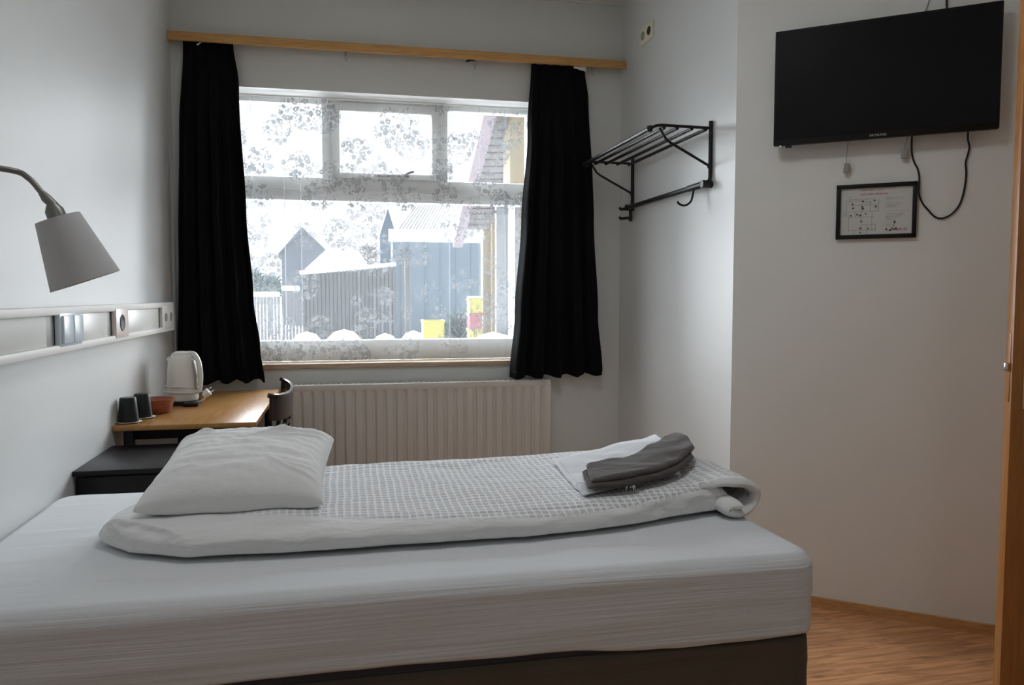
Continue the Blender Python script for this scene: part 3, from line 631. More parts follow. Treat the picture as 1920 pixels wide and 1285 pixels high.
MB().lathe([(0, 0.0010), (0.026, 0.0010), (0.029, 0.003), (0.031, 0.001)], mtx=rm, n=28).build('socket_well', M['dark_hole'], sk, True)
s2 = MB().box(X0+0.034, X0+0.050, 3.836, 4.070, Rz0+0.012, Rz1-0.012, 0.004).build('power_socket', M['rail_white'], tk, True); s2['label'] = 'double socket at the window end'
for y in (3.90, 4.005):
    rm = Matrix.Translation((X0+0.050, y, (Rz0+Rz1)/2)) @ Matrix.Rotation(PI/2, 4, 'Y')
    MB().lathe([(0, 0.001), (0.017, 0.001), (0.019, 0.003), (0.021, 0.001)], mtx=rm, n=24).build('socket_well', M['grey_plastic'], s2, True)

# ------------------------------------------------------------------ reading lamp
lp = thing('wall_lamp', (X0, 1.35, 1.34), 'gooseneck wall lamp with grey conical shade over the pillow end of the bed', 'lamp')
m = MB(); rm = Matrix.Translation((X0, 1.35, 1.34)) @ Matrix.Rotation(PI/2, 4, 'Y'); m.lathe([(0, 0.022), (0.035, 0.020), (0.042, 0.012), (0.042, 0), (0, 0)], mtx=rm, n=32); m.build('wall_plate', M['steel_dark'], lp, True)
arm = bez([(X0+0.02, 1.35, 1.34), (X0+0.07, 1.38, 1.37), (-0.745, 1.47, 1.455), (-0.690, 1.58, 1.499), (-0.634, 1.70, 1.509), (-0.602, 1.70, 1.494), (-0.578, 1.70, 1.464)], 10)
MB().tube(arm, 0.0058, 12).build('gooseneck', M['steel_dark'], lp, True)
MB().tube([(-0.581, 1.70, 1.468), (-0.573, 1.70, 1.457), (-0.557, 1.70, 1.441)], [0.0062, 0.0095, 0.0085], 14).build('joint', M['steel_dark'], lp, True)
ax = (Vector((-0.510, 1.713, 1.294))-Vector((-0.5535, 1.70, 1.4185))).normalized(); top = Vector((-0.5535, 1.70, 1.4185))
rm = Matrix.Translation(top) @ ax.to_track_quat('Z', 'Y').to_matrix().to_4x4()
MB().lathe([(0, -0.030), (0.010, -0.028), (0.017, -0.016), (0.018, 0.006), (0, 0.006)], mtx=rm, n=24).build('socket_cap', M['steel_dark'], lp, True)
sh = MB(); sh.lathe([(0.0395, 0.0), (0.0415, 0.0), (0.0665, 0.132), (0.0645, 0.132), (0.0395, 0.0)], mtx=rm, n=48); sho = sh.build('lamp_shade', M['shade'], lp, True, angle=50)
MB().lathe([(0, 0.0), (0.0395, 0.0), (0.0640, 0.131)], mtx=rm, n=48).build('shade_lining', M['shade_in'], sho, True, angle=50)
MB().lathe([(0, 0.03), (0.014, 0.035), (0.022, 0.06), (0.020, 0.085), (0, 0.098)], mtx=rm, n=24).build('bulb', M['rail_white'], lp, True)

# ------------------------------------------------------------------ bed
BX0, BX1, BY0, BY1, BZ = X0+0.006, 1.092, 1.610, 2.590, 0.659
bed = thing('bed', ((BX0+BX1)/2, (BY0+BY1)/2, 0), 'single bed with white fitted sheet over a brown fabric base, along the room', 'bed')
def rrect_path(x0, x1, y0, y1, r, n=8, step=0.02):
    pts = []
    def seg(a, b):
        L = (Vector(b)-Vector(a)).length; k = max(1, int(L/step))
        for i in range(k): pts.append(Vector(a)+(Vector(b)-Vector(a))*(i/k))
    def arc(cx, cy, a0):
        for i in range(n): a = a0+PI/2*i/n; pts.append(Vector((cx+r*math.cos(a), cy+r*math.sin(a))))
    seg((x0+r, y0), (x1-r, y0)); arc(x1-r, y0+r, -PI/2); seg((x1, y0+r), (x1, y1-r)); arc(x1-r, y1-r, 0)
    seg((x1-r, y1), (x0+r, y1)); arc(x0+r, y1-r, PI/2); seg((x0, y1-r), (x0, y0+r)); arc(x0+r, y0+r, PI)
    return pts
def shell(prof, r, ins_z=None, hem=None):
    """prof: list of (inset, z) from hem up to the middle of the top"""
    m = MB(); base = rrect_path(BX0, BX1, BY0, BY1, r); cx, cy = (BX0+BX1)/2, (BY0+BY1)/2
    cen = [Vector((min(max(p.x, BX0+0.25), BX1-0.25), min(max(p.y, BY0+0.25), BY1-0.25))) for p in base]
    rings = []
    for q, (ins, z) in enumerate(prof):
        ring = []
        for p, c in zip(base, cen):
            d = (c-p); L = d.length; d = d/L
            pp = p+d*min(ins, L)
            zz = z
            w_ = 0
            if q < len(prof)-6:
                lowness = 1-q/(len(prof)-6.0)
                w_ = 0.004*lowness*noise.noise(Vector((p.x*2.2, p.y*2.2, z*42)))*2
                if q == 0 and hem: zz = z+hem(p)
                elif q <= 3 and hem: zz = z+hem(p)*(1-q/4.0)
            pp = pp-d*w_
            ring.append(m.bm.verts.new((pp.x, pp.y, zz)))
        rings.append(ring)
    n = len(base)
    for A, B in zip(rings, rings[1:]):
        for k in range(n): m.bm.faces.new((A[k], A[(k+1) % n], B[(k+1) % n], B[k]))
    m.bm.faces.new(rings[-1])
    return m
def hemf(p):
    v = 0.006+0.010*math.sin(p.x*3.0+1.2)+0.006*noise.noise(Vector((p.x*7, p.y*7, 0)))
    v -= 0.016*math.exp(-((p.x-0.72)/0.18)**2)
    return v
prof = [(0.016, 0.470), (0.004, 0.474), (0.001, 0.484)]+[(0.0, 0.484+0.014*k) for k in range(1, 10)]
rr = 0.040
for k in range(0, 9):
    a = PI/2*k/8; prof.append((rr*(1-math.cos(a)), BZ-rr+rr*math.sin(a)))
prof += [(0.12, BZ), (0.22, BZ)]
shell(prof, 0.060, hem=hemf).build('fitted_sheet', M['sheet'], bed, True, angle=70)
shell([(0.030, 0.455), (0.022, 0.465), (0.022, 0.60), (0.05, 0.62), (0.2, 0.62)], 0.060).build('mattress', M['mattress'], bed, True)
m = shell([(0.030, 0.150), (0.012, 0.158)]+[(0.010, 0.17+0.025*k) for k in range(11)]+[(0.012, 0.450), (0.022, 0.459), (0.12, 0.460), (0.15, 0.460), (0.17, 0.46), (0.19, 0.46), (0.21, 0.46), (0.22, 0.46)], 0.050)
m.build('bed_base', M['bed_base'], bed, True)
for x in (BX0+0.10, BX1-0.10):
    for y in (BY0+0.10, BY1-0.10): MB().tube([(x, y, 0.155), (x, y, 0)], 0.025, 16).build('leg', M['black_wood'], bed, True)

# ------------------------------------------------------------------ duvet
FRONT = [(-0.62, 2.09), (-0.585, 2.01), (-0.50, 1.915), (-0.36, 1.850), (-0.20, 1.832), (0.44, 1.834), (0.70, 1.872), (0.95, 1.945), (1.12, 1.985)]
BACK = [(-0.62, 2.14), (-0.57, 2.20), (-0.50, 2.28), (-0.42, 2.42), (-0.30, 2.50), (-0.2, 2.52), (1.12, 2.52)]
def lin(x, tab):
    if x <= tab[0][0]: return tab[0][1]
    for (a, b), (c, d) in zip(tab, tab[1:]):
        if x <= c: return b+(d-b)*(x-a)/(c-a)
    return tab[-1][1]
def H(x, y):
    f = lin(x, [(-0.62, 0.060), (-0.5, 0.068), (0.2, 0.066), (0.7, 0.070), (0.95, 0.085), (1.12, 0.085)])
    b = lin(x, [(-0.62, 0.060), (0.2, 0.078), (0.6, 0.082), (0.79, 0.095), (0.94, 0.118), (1.06, 0.118), (1.12, 0.10)])
    t = sm(1.95, 2.45, y)
    return f+(b-f)*t+0.009*noise.noise(Vector((x*3, y*8, 2)))+0.005*noise.noise(Vector((x*9, y*22, 5)))+0.005*math.sin((y-0.25*x)*24+1.5*math.sin(x*3))*sm(2.0, 2.2, y)*0.6
def duvet_z(x, y):
    fy, by = lin(x, FRONT), lin(x, BACK); v = max(-0.999, min(0.999, (y-(fy+by)/2)/((by-fy)/2)))
    s = (1-abs(v)**7)**0.45
    return BZ+0.003+H(x, y)*(0.35+0.65*s)
DX0, DX1 = -0.595, 1.045
def duv(u, v):
    x = DX0+(DX1-DX0)*u; fy, by = lin(x, FRONT), lin(x, BACK); yc, hw = (fy+by)/2, (by-fy)/2
    e = 1.0
    if x < DX0+0.06: q = (DX0+0.06-x)/0.06; e = math.sqrt(max(0, 1-q*q*0.97))
    if x > DX1-0.05: q = (x-DX1+0.05)/0.05; e = math.sqrt(max(0, 1-q*q*0.97))
    th_ = 2*PI*v; c, s = math.cos(th_), math.sin(th_)
    vv = math.copysign(abs(c)**0.30, c); y = yc+hw*vv*(0.985+0.015*e)
    h = H(x, y); zc = 0.38*h
    if s >= 0: z = zc+(h-zc)*(s**0.62)*e
    else: z = zc-zc*((-s)**0.55)*e
    if s > 0: z += e*0.011*math.exp(-((y-(2.04-0.75*(x+0.60)))/0.012)**2)*sm(-0.60, -0.56, x)*(1-sm(-0.42, -0.34, x)) + e*0.007*math.exp(-((y-(1.93-0.12*(x+0.40)))/0.010)**2)*sm(-0.44, -0.36, x)*(1-sm(-0.12, 0.1, x))
    y += 0.007*noise.noise(Vector((x*7, 3, z*34)))*(1 if vv < 0 else .3)+0.003*noise.noise(Vector((x*22, 8, z*60)))
    return Vector((x, y, BZ+0.0030+z))
m = MB(); NU, NV = 260, 96
def duv_uv(u, v):
    x = DX0+(DX1-DX0)*u; p = duv(u, v); extra = 0
    return (x, p.y-(p.z-BZ)*0.9*(1 if v > 0.4 else -1))
m.grid(duv, NU, NV, duv_uv, closev=True)
bmv = list(m.bm.verts)
m.bm.faces.new(bmv[:NV]); m.bm.faces.new(bmv[-NV:][::-1])
# rolled-under end at the foot: the top sheet curls round and tucks back below itself
path = bez([(0.80, 0.732), (0.93, 0.742), (1.02, 0.750), (1.085, 0.742), (1.122, 0.716), (1.118, 0.690), (1.085, 0.6765), (1.035, 0.6765), (0.99, 0.679), (0.975, 0.690), (0.990, 0.700), (1.03, 0.700)] and
           [(0.80, 0.706, 0), (0.90, 0.722, 0), (0.965, 0.738, 0), (1.02, 0.751, 0), (1.085, 0.744, 0), (1.123, 0.718, 0), (1.118, 0.690, 0), (1.085, 0.6755, 0), (1.035, 0.6755, 0), (1.005, 0.684, 0), (1.01, 0.698, 0), (1.045, 0.703, 0)], 6)
NP = len(path)
def roll(u, v):
    # u along Y, v round the closed outline of the thick sheet
    k = v*2*(NP-1); side = 1 if k <= NP-1 else -1; i = k if side == 1 else 2*(NP-1)-k
    i0 = min(int(i), NP-2); p = path[i0].lerp(path[i0+1], i-i0); d = (path[i0+1]-path[i0]).normalized(); nrm = Vector((-d.y, d.x, 0))
    t = 0.0135*(1 if i < NP*0.75 else 1.0)
    ru = math.sqrt(max(0.02, 1-(1-min(1, u/0.045))**2))*math.sqrt(max(0.02, 1-(1-min(1, (1-u)/0.045))**2)); t *= ru
    endt = min(1, min(i, NP-1-i)/1.5+0.15)
    x, z = p.x+nrm.x*side*t*endt, p.y+nrm.y*side*t*endt
    front = lin(x, [(0.80, 1.99), (0.93, 1.965), (1.04, 1.935), (1.13, 1.96)])-(0.045 if (i > NP*0.52) else 0)*sm(NP*0.5, NP*0.8, i)
    y = front+(2.47-front)*u
    e = sm(0, 0.035, u)*0.6+0.4
    up = lin(y, [(1.9, 0.0), (2.1, 0.004), (2.35, 0.014), (2.5, 0.014)])*sm(0.69, 0.74, z)*(1-0.7*sm(1.02, 1.12, x))
    x -= 0.05*sm(2.0, 2.47, y)*sm(0.98, 1.12, x)*0.6
    return Vector((x+0.004*noise.noise(Vector((x*12, y*9, z*12))), y, z+up+0.004*noise.noise(Vector((x*10, y*10, 1)))))
g0 = len(m.bm.verts)
m.grid(roll, 46, 2*(NP-1), lambda u, v: (0.8+v*0.9, 1.93+u*0.55), closev=True)
nv_ = 2*(NP-1); bv = list(m.bm.verts)
def cap(ring, flip):
    for k in range(NP-1):
        a, b = ring[k], ring[k+1]; c, d = ring[(nv_-k-1) % nv_], ring[(nv_-k) % nv_]
        vs = []
        for q in (a, b, c, d):
            if q not in vs: vs.append(q)
        if len(vs) >= 3:
            try: m.bm.faces.new(vs)
            except ValueError: pass
cap(bv[g0:g0+nv_], False); cap(bv[-nv_:], True)
lay = m.bm.verts.layers.float.new('plain')
for v_ in m.bm.verts:
    p = v_.co; fy = lin(p.x, FRONT); zt = p.z-BZ
    # smooth, unwaffled border: the folded front flap (wide at the pillow end) and the faces near the mattress
    wflap = lin(p.x, [(-0.62, 0.30), (-0.30, 0.16), (-0.05, 0.085), (0.25, 0.030), (0.6, 0.012), (1.1, 0.010)])
    pl = 1-sm(wflap-0.012, wflap+0.012, p.y-fy)
    if zt < 0.042: pl = 1
    v_[lay] = pl
dv = m.build('duvet', M['duvet'], None, True, angle=75)
tag(dv, 'folded white waffle-textured duvet lying along the middle of the bed', 'duvet')

# ------------------------------------------------------------------ pillow
PC = Vector((-0.268, 2.19, 0.790)); tilt = math.radians(11); yaw = math.radians(-3)
PM = Matrix.Translation(PC) @ Matrix.Rotation(yaw, 4, 'Z') @ Matrix.Rotation(tilt, 4, 'X')
hwx, hwy = 0.218, 0.215
FOLDS = [(0.95, 0.85, -1, -0.75, 1.3, 0.035, 0.007), (0.98, 0.70, -1, -0.45, 1.2, 0.030, 0.009), (0.80, 0.97, -0.8, -1, 1.0, 0.035, 0.0035), (0.98, 0.5, -1, -0.30, 0.9, 0.03, 0.007),
    (0.6, 0.98, -0.5, -1, 0.8, 0.03, 0.0035), (-0.95, 0.9, 1, -0.7, 0.9, 0.035, 0.008), (-0.97, 0.55, 1, -0.25, 0.7, 0.03, 0.006), (-0.7, 0.98, 0.5, -1, 0.6, 0.03, 0.0035),
    (0.97, -0.8, -1, 0.6, 0.8, 0.035, 0.008), (0.98, -0.6, -1, 0.25, 0.7, 0.03, 0.006), (-0.97, -0.85, 1, 0.7, 0.6, 0.035, 0.007), (0.2, 0.98, 0.1, -1, 0.6, 0.04, 0.0035)]
def pil(sign):
    def fn(u, v):
        x, y = 2*u-1, 2*v-1
        x = math.sin(x*PI/2)*0.5+x*0.5; y = math.sin(y*PI/2)*0.5+y*0.5
        e = max(0.0, (1-abs(x)**2.6)*(1-abs(y)**2.6))
        t = (0.088 if sign > 0 else 0.060)*e**0.37
        px = x*hwx*(1-0.055*(1-y*y)); py = y*hwy*(1-0.06*(1-x*x))
        if y < 0 and x < 0: px -= 0.010*(-x)**2*(-y)**2; 
        fold = 0.0
        for (fx, fy, dx, dy, ln, wd, am) in FOLDS:
            L_ = math.hypot(dx, dy); al = ((x-fx)*dx+(y-fy)*dy)/L_; ac = (-(x-fx)*dy+(y-fy)*dx)/L_+0.06*math.sin(al*5+fx*9)
            fold += am*math.exp(-(ac/wd)**2)*sm(-0.12, 0.1, al)*(1-sm(ln*0.5, ln, al))
        wr = (0.0045*noise.noise(Vector((x*2.2+y*1.5, y*7, 3)))+0.002*noise.noise(Vector((x*9, y*9, 3)))+(fold if sign > 0 else 0))*min(1, e*4)
        P = PM @ Vector((px, py, sign*t+wr))
        # settle on the duvet
        if sign < 0: P.z = max(P.z, duvet_z(min(P.x, 1), P.y)+0.002)
        elif e == 0.0: P.z = max(P.z, duvet_z(min(P.x, 1), P.y)+0.002)
        return P
    return fn
m = MB(); m.grid(pil(1), 130, 130); m.grid(pil(-1), 130, 130); bmesh.ops.remove_doubles(m.bm, verts=m.bm.verts, dist=0.0006)
pl_ = m.build('pillow', M['pillow'], None, True, angle=80)
tag(pl_, 'plump white pillow resting on the left end of the folded duvet', 'pillow')

# ------------------------------------------------------------------ towels on the duvet
def bil(P00, P10, P11, P01):
    return lambda s, t: (Vector(P00)*(1-s)*(1-t)+Vector(P10)*s*(1-t)+Vector(P11)*s*t+Vector(P01)*(1-s)*t)
def slab(fxy, base, thick, nu=60, nv=40, round_=0.10, wr=0.004, f=10):
    m = MB()
    def fn(sign):
        def g(u, v):
            p = fxy(u, v); z = base(p.x, p.y, u, v)
            e = min(1, min(u, 1-u)/round_)*0 + (max(0, 1-abs(2*u-1)**18)*max(0, 1-abs(2*v-1)**14))**0.5
            w_ = wr*noise.noise(Vector((p.x*f, p.y*f*1.6, 1)))
            return Vector((p.x, p.y, z+thick*(0.5+0.5*sign*e)+w_))
        return g
    m.grid(fn(1), nu, nv); m.grid(fn(-1), nu, nv); bmesh.ops.remove_doubles(m.bm, verts=m.bm.verts, dist=0.0004)
    return m
wt = thing('white_towel', (0.80, 2.2, duvet_z(0.8, 2.2)), 'thin white towel spread on the duvet under the grey towel', 'towel')
_dz = duvet_z
def duvet_z(x, y):
    rz = lin(x, [(0.80, 0.706), (0.90, 0.722), (0.965, 0.738), (1.02, 0.751), (1.085, 0.744), (1.12, 0.72)])+0.0135+lin(y, [(1.9, 0.0), (2.1, 0.004), (2.35, 0.014), (2.5, 0.014)])*(1-0.7*sm(1.02, 1.12, x))+0.003
    return max(_dz(x, y), rz if x > 0.80 else rz-(0.80-x)*0.6)
f1 = bil((0.615, 1.935), (0.97, 2.10), (1.03, 2.475), (0.635, 2.335))
slab(f1, lambda x, y, u, v: duvet_z(x, y)+0.0065, 0.010, wr=0.003).build('top_layer', M['towel_white'], wt, True, angle=80)
m = slab(bil((0.607, 1.945), (0.617, 1.94), (0.637, 2.335), (0.625, 2.34)), lambda x, y, u, v: duvet_z(x, y)+0.004, 0.014, 8, 60, wr=0.002)
m.build('hem', M['towel_white'], wt, True, angle=80)
gt = thing('grey_towel', (0.82, 2.15, duvet_z(0.82, 2.15)+0.01), 'dark grey towel folded in layers on top of the white towel', 'towel')
def gxy(u, v, grow=0.0):
    fx = lin(u, [(0, 0.618), (0.35, 0.752), (0.7, 0.90), (1, 1.005)]); fyy = lin(u, [(0, 1.945), (0.35, 1.955), (0.7, 2.025), (1, 2.115)])
    bx = lin(u, [(0, 0.660), (0.35, 0.785), (0.7, 0.935), (1, 1.060)]); byy = lin(u, [(0, 2.13), (0.35, 2.14), (0.55, 2.19), (0.8, 2.29), (1, 2.33)])
    f_, b_ = Vector((fx, fyy)), Vector((bx, byy)); return f_+(b_-f_)*v
def gbase(off):
    def g(x, y, u, v): return duvet_z(x, y)+0.0195+off+0.006*math.exp(-((v-0.55)/0.3)**2)*sm(0.35, 0.8, u)
    return g
slab(lambda u, v: gxy(u*0.97, -0.05+v*1.0), gbase(0.0), 0.016, wr=0.003).build('lower_layer', M['towel_dark'], gt, True, angle=80)
slab(lambda u, v: gxy(0.03+u*0.97, 0.06+v*0.94), gbase(0.014), 0.020, wr=0.007, f=13).build('upper_layer', M['towel_grey'], gt, True, angle=80)
m = MB()
for k in range(18):
    if k < 12: p = gxy(0.0, k/11*0.5-0.05); dr = Vector((-0.03, -0.01))
    else: p = gxy((0.30, 0.315, 0.335, 0.36, 0.70, 0.73)[k-12], -0.05); dr = Vector((random.uniform(-.022, .026), -0.012))
    z = duvet_z(p.x, p.y)+0.020; q = p+dr*random.uniform(.4, 1)
    zq = duvet_z(q.x, q.y)+0.012
    m.tube(bez([(p.x, p.y, z), ((p.x+q.x)/2+random.uniform(-.006, .006), (p.y+q.y)/2, z+0.006), (q.x, q.y, zq+0.004)], 4), 0.0007, 5); m.build('fringe_thread', M['towel_white'], gt, True)['label'] = 'pale loose thread at the edge'; m = MB()


# ------------------------------------------------------------------ hat rack on the niche wall
hr = thing('hat_rack', (XR, 3.69, 1.70), 'black metal wall rack with slatted shelf and rail on the niche wall', 'wall rack')
YA, YF, ZS = 3.213, 4.168, 2.000
for y in (YA, YF):
    MB().tube([(XR-0.010, y, 2.030), (XR-0.010, y, 1.79)]+[(XR-0.012, y, 1.775), (XR-0.025, y, 1.760), (XR-0.04, y, 1.756)], 0.009, 12).build('upright', M['black_metal'], hr, True)
    tip = 1.300 if y == YA else 1.318
    a_ = MB().tube([(XR-0.010, y, ZS), (1.345, y, ZS+0.002), (1.320, y, ZS-0.001), (tip-0.012, y, ZS-0.016)], 0.0065, 10).build('arm', M['black_metal'], hr, True)
    MB().tube([(XR-0.012, y, 1.834), (1.385, y, 1.930), (1.365, y, 1.945), (1.335, y, 1.990)], 0.0058, 10).build('brace', M['black_metal'], hr, True)
    MB().lathe([(0, -0.013), (0.011, -0.012), (0.014, 0), (0.011, 0.012), (0, 0.013)], (tip-0.010, y, ZS-0.016), 16).build('joint', M['black_metal'], hr, True)
    MB().lathe([(0, -0.010), (0.010, -0.009), (0.012, 0), (0.010, 0.009), (0, 0.010)], (XR-0.012, y, 1.834), 14).build('joint', M['black_metal'], hr, True)
for x, z, r in ((1.288, ZS-0.016, 0.0095), (1.357, ZS-0.008, 0.008), (1.418, ZS-0.007, 0.008), (1.486, ZS-0.007, 0.008), (1.552, ZS-0.007, 0.008)):
    MB().tube([(x, YA, z), (x, YF, z)], r, 14).build('shelf_bar', M['black_metal'], hr, True)
MB().tube([(XR-0.035, YA, 1.756), (XR-0.035, YF+0.01, 1.756)], 0.0125, 16).build('hanging_rail', M['black_metal'], hr, True)
MB().tube([(XR-0.035, YA+0.02, 1.756), (XR-0.035, YA+0.16, 1.756)], 0.0155, 16).build('sleeve', M['black_metal'], hr, True)
for y in (YA, YF): MB().tube([(XR-0.002, y, 1.756), (XR-0.05, y, 1.756)], 0.017, 16).build('rail_socket', M['black_metal'], hr, True)
def hook(y):
    return MB().tube(bez([(XR-0.040, y, 1.745), (XR-0.045, y, 1.715), (XR-0.055, y, 1.688), (XR-0.082, y, 1.672), (XR-0.108, y, 1.678), (XR-0.118, y, 1.690)], 5), 0.0048, 10)
hook(YA+0.10).build('hook', M['black_metal'], hr, True)
for dz in (0.0, -0.052):
    MB().tube([(XR-0.012, YF, 1.752+dz), (XR-0.045, YF, 1.750+dz), (XR-0.078, YF, 1.746+dz), (XR-0.085, YF, 1.757+dz)], 0.0085, 10).build('hook', M['black_metal'], hr, True)
MB().tube([(XR-0.020, YF, 1.77), (XR-0.020, YF, 1.68)], 0.009, 10).build('hook_plate', M['black_metal'], hr, True)

# double socket high on the niche wall
so = thing('wall_socket', (XR, 3.985, 2.607), 'cream double socket high on the niche wall near the pelmet', 'socket')
MB().box(XR-0.012, XR-0.0005, 3.900, 4.070, 2.610, 2.698, 0.003).build('socket_plate', M['cream_plastic'], so, True)
for y in (3.942, 4.028):
    rm = Matrix.Translation((XR-0.012, y, 2.654)) @ Matrix.Rotation(-PI/2, 4, 'Y')
    MB().lathe([(0, 0.0012), (0.016, 0.0012), (0.020, 0.004), (0.023, 0.001)], mtx=rm, n=24).build('socket_well', M['dark_hole'] if y < 4 else M['pull_tan'], so, True)

# ------------------------------------------------------------------ television on the diagonal wall
def Tbox(m, u0, u1, z0, z1, o0, o1, bev=0.0, seg=2):
    mt = Matrix(((D.x, NT.x, 0, CN.x), (D.y, NT.y, 0, CN.y), (0, 0, 1, 0), (0, 0, 0, 1)))
    return m.box(u0, u1, o0, o1, z0, z1, bev, seg, mtx=mt)
tv = thing('television', T(0.542, 1.857, 0.05), 'black flat television switched off on the diagonal wall', 'television')
Tbox(MB(), 0.160, 0.924, 1.857, 2.300, 0.055, 0.080, 0.004).build('bezel', M['black_plastic'], tv, True)
Tbox(MB(), 0.169, 0.915, 1.880, 2.291, 0.0795, 0.0812).build('screen', M['screen'], tv)
Tbox(MB(), 0.26, 0.82, 1.90, 2.18, 0.025, 0.056, 0.008).build('rear_housing', M['black_plastic'], tv, True)
Tbox(MB(), 0.44, 0.64, 1.97, 2.13, 0.0005, 0.027).build('wall_mount', M['black_metal'], tv)
Tbox(MB(), 0.205, 0.228, 1.848, 1.858, 0.060, 0.078, 0.002).build('infrared_receiver', M['black_plastic'], tv, True)
Tbox(MB(), 0.182, 0.192, 1.850, 1.858, 0.062, 0.078, 0.002).build('standby_light', M['chrome'], tv, True)
fc = bpy.data.curves.new('brand_mark', 'FONT'); fc.body = 'SAMSUNG'; fc.size = 0.0125; fc.align_x = 'CENTER'; fc.extrude = 0.0004; fc.space_character = 1.05
tmp = bpy.data.objects.new('tmp', fc); C.objects.link(tmp); dg = bpy.context.evaluated_depsgraph_get(); me = bpy.data.meshes.new_from_object(tmp.evaluated_get(dg)); bpy.data.objects.remove(tmp)
mtx = Matrix(((D.x, 0, NT.x, 0), (D.y, 0, NT.y, 0), (0, 1, 0, 0), (0, 0, 0, 1)))
lo = T(0.535, 1.864, 0.0806)-root_loc(tv)
for v in me.vertices:
    v.co = (mtx @ v.co)+lo
me.materials.clear(); me.materials.append(M['chrome']); me.name = 'brand_mark'
bo = bpy.data.objects.new('brand_mark', me); C.objects.link(bo); bo.parent = tv; bo['label'] = 'small silver lettering'
# cables and pull cords
def wire(name, pts, r, mat, lab, cat, grp=None):
    o = MB().tube(bez([T(*p) for p in pts], 8), r, 8).build(name, mat, None, True); return tag(o, lab, cat, grp)
wire('power_cable', [(0.652, 1.900, 0.030), (0.650, 1.860, 0.012), (0.652, 1.80, 0.008), (0.662, 1.765, 0.008), (0.672, 1.745, 0.008), (0.679, 1.710, 0.010), (0.6800, 1.65, 0.018), (0.692, 1.615, 0.012), (0.712, 1.588, 0.008), (0.735, 1.562, 0.006), (0.760, 1.555, 0.006), (0.790, 1.570, 0.006), (0.815, 1.605, 0.006), (0.828, 1.660, 0.006), (0.832, 1.715, 0.006), (0.829, 1.755, 0.006), (0.836, 1.790, 0.008), (0.839, 1.812, 0.010), (0.833, 1.840, 0.015), (0.832, 1.880, 0.035)],
     0.0032, M['black_plastic'], 'black cable hanging in a loop below the television beside the framed plan', 'cable')
wire('antenna_cable', [(0.752, 2.285, 0.030), (0.751, 2.32, 0.010), (0.748, 2.40, 0.006), (0.745, 2.60, 0.006), (0.745, ZC-0.002, 0.006)], 0.0035, M['black_plastic'], 'thick black cable running up the wall above the television', 'cable')
wire('thin_cord', [(0.672, 2.285, 0.030), (0.675, 2.31, 0.008), (0.690, 2.35, 0.005), (0.705, 2.45, 0.005), (0.72, 2.70, 0.005), (0.72, ZC-0.002, 0.005)], 0.0016, M['grey_plastic'], 'thin grey cord above the television, left of the thick black cable', 'cord')
def pull(u, z0, z1, ut, lab):
    t = thing('pull_cord', T(ut, z1, 0.02), lab, 'pull cord', 'pull cords below the television')
    MB().tube([T(u, z0, 0.035), T(u-0.002, (z0+z1)/2+0.02, 0.025), T(ut, z1+0.03, 0.020)], 0.0013, 6).build('cord', M['pull_tan'], t, True)
    mt = Matrix(((D.x, NT.x, 0, T(ut, 0, 0.02).x), (D.y, NT.y, 0, T(ut, 0, 0.02).y), (0, 0, 1, z1), (0, 0, 0, 1))) @ Matrix.Rotation(math.radians(6), 4, 'Y')
    m = MB(); m.box(-0.011, 0.011, -0.006, 0.006, 0.0, 0.038, 0.004, 3, mtx=mt); m.build('toggle', M['pull_tan'], t, True)
pull(0.431, 1.92, 1.742, 0.425, 'grey-beige pull cord toggle hanging below the left half of the television')
pull(0.640, 1.92, 1.782, 0.625, 'grey-beige pull cord toggle hanging beside the black cable')

# ------------------------------------------------------------------ framed plan
pf = thing('picture_frame', T(0.536, 1.487, 0.01), 'black framed evacuation plan hanging on the diagonal wall below the television', 'picture frame')
U0, U1, Z0, Z1 = 0.393, 0.6745, 1.487, 1.697; fw = 0.0155
m = MB(); Tbox(m, U0, U1, Z0, Z0+fw, 0.0006, 0.018, 0.0015); Tbox(m, U0, U1, Z1-fw, Z1, 0.0006, 0.018, 0.0015); Tbox(m, U0, U0+fw, Z0, Z1, 0.0006, 0.018, 0.0015); Tbox(m, U1-fw, U1, Z0, Z1, 0.0006, 0.018, 0.0015)
m.build('frame', M['black_plastic'], pf, True)
pp = Tbox(MB(), U0+0.010, U1-0.010, Z0+0.010, Z1-0.010, 0.001, 0.008).build('printed_plan', M['paper'], pf)
IU0, IU1, IZ0, IZ1 = U0+fw, U1-fw, Z0+fw, Z1-fw
def ip(a, b): return IU0+(IU1-IU0)*a, IZ1-(IZ1-IZ0)*b
def strokes(rects, name, mat):
    m = MB()
    for a0, b0, a1, b1 in rects:
        u0, z0 = ip(a0, b1); u1, z1 = ip(a1, b0); Tbox(m, u0, u1, z0, z1, 0.008, 0.0084)
    return m.build(name, mat, pp)
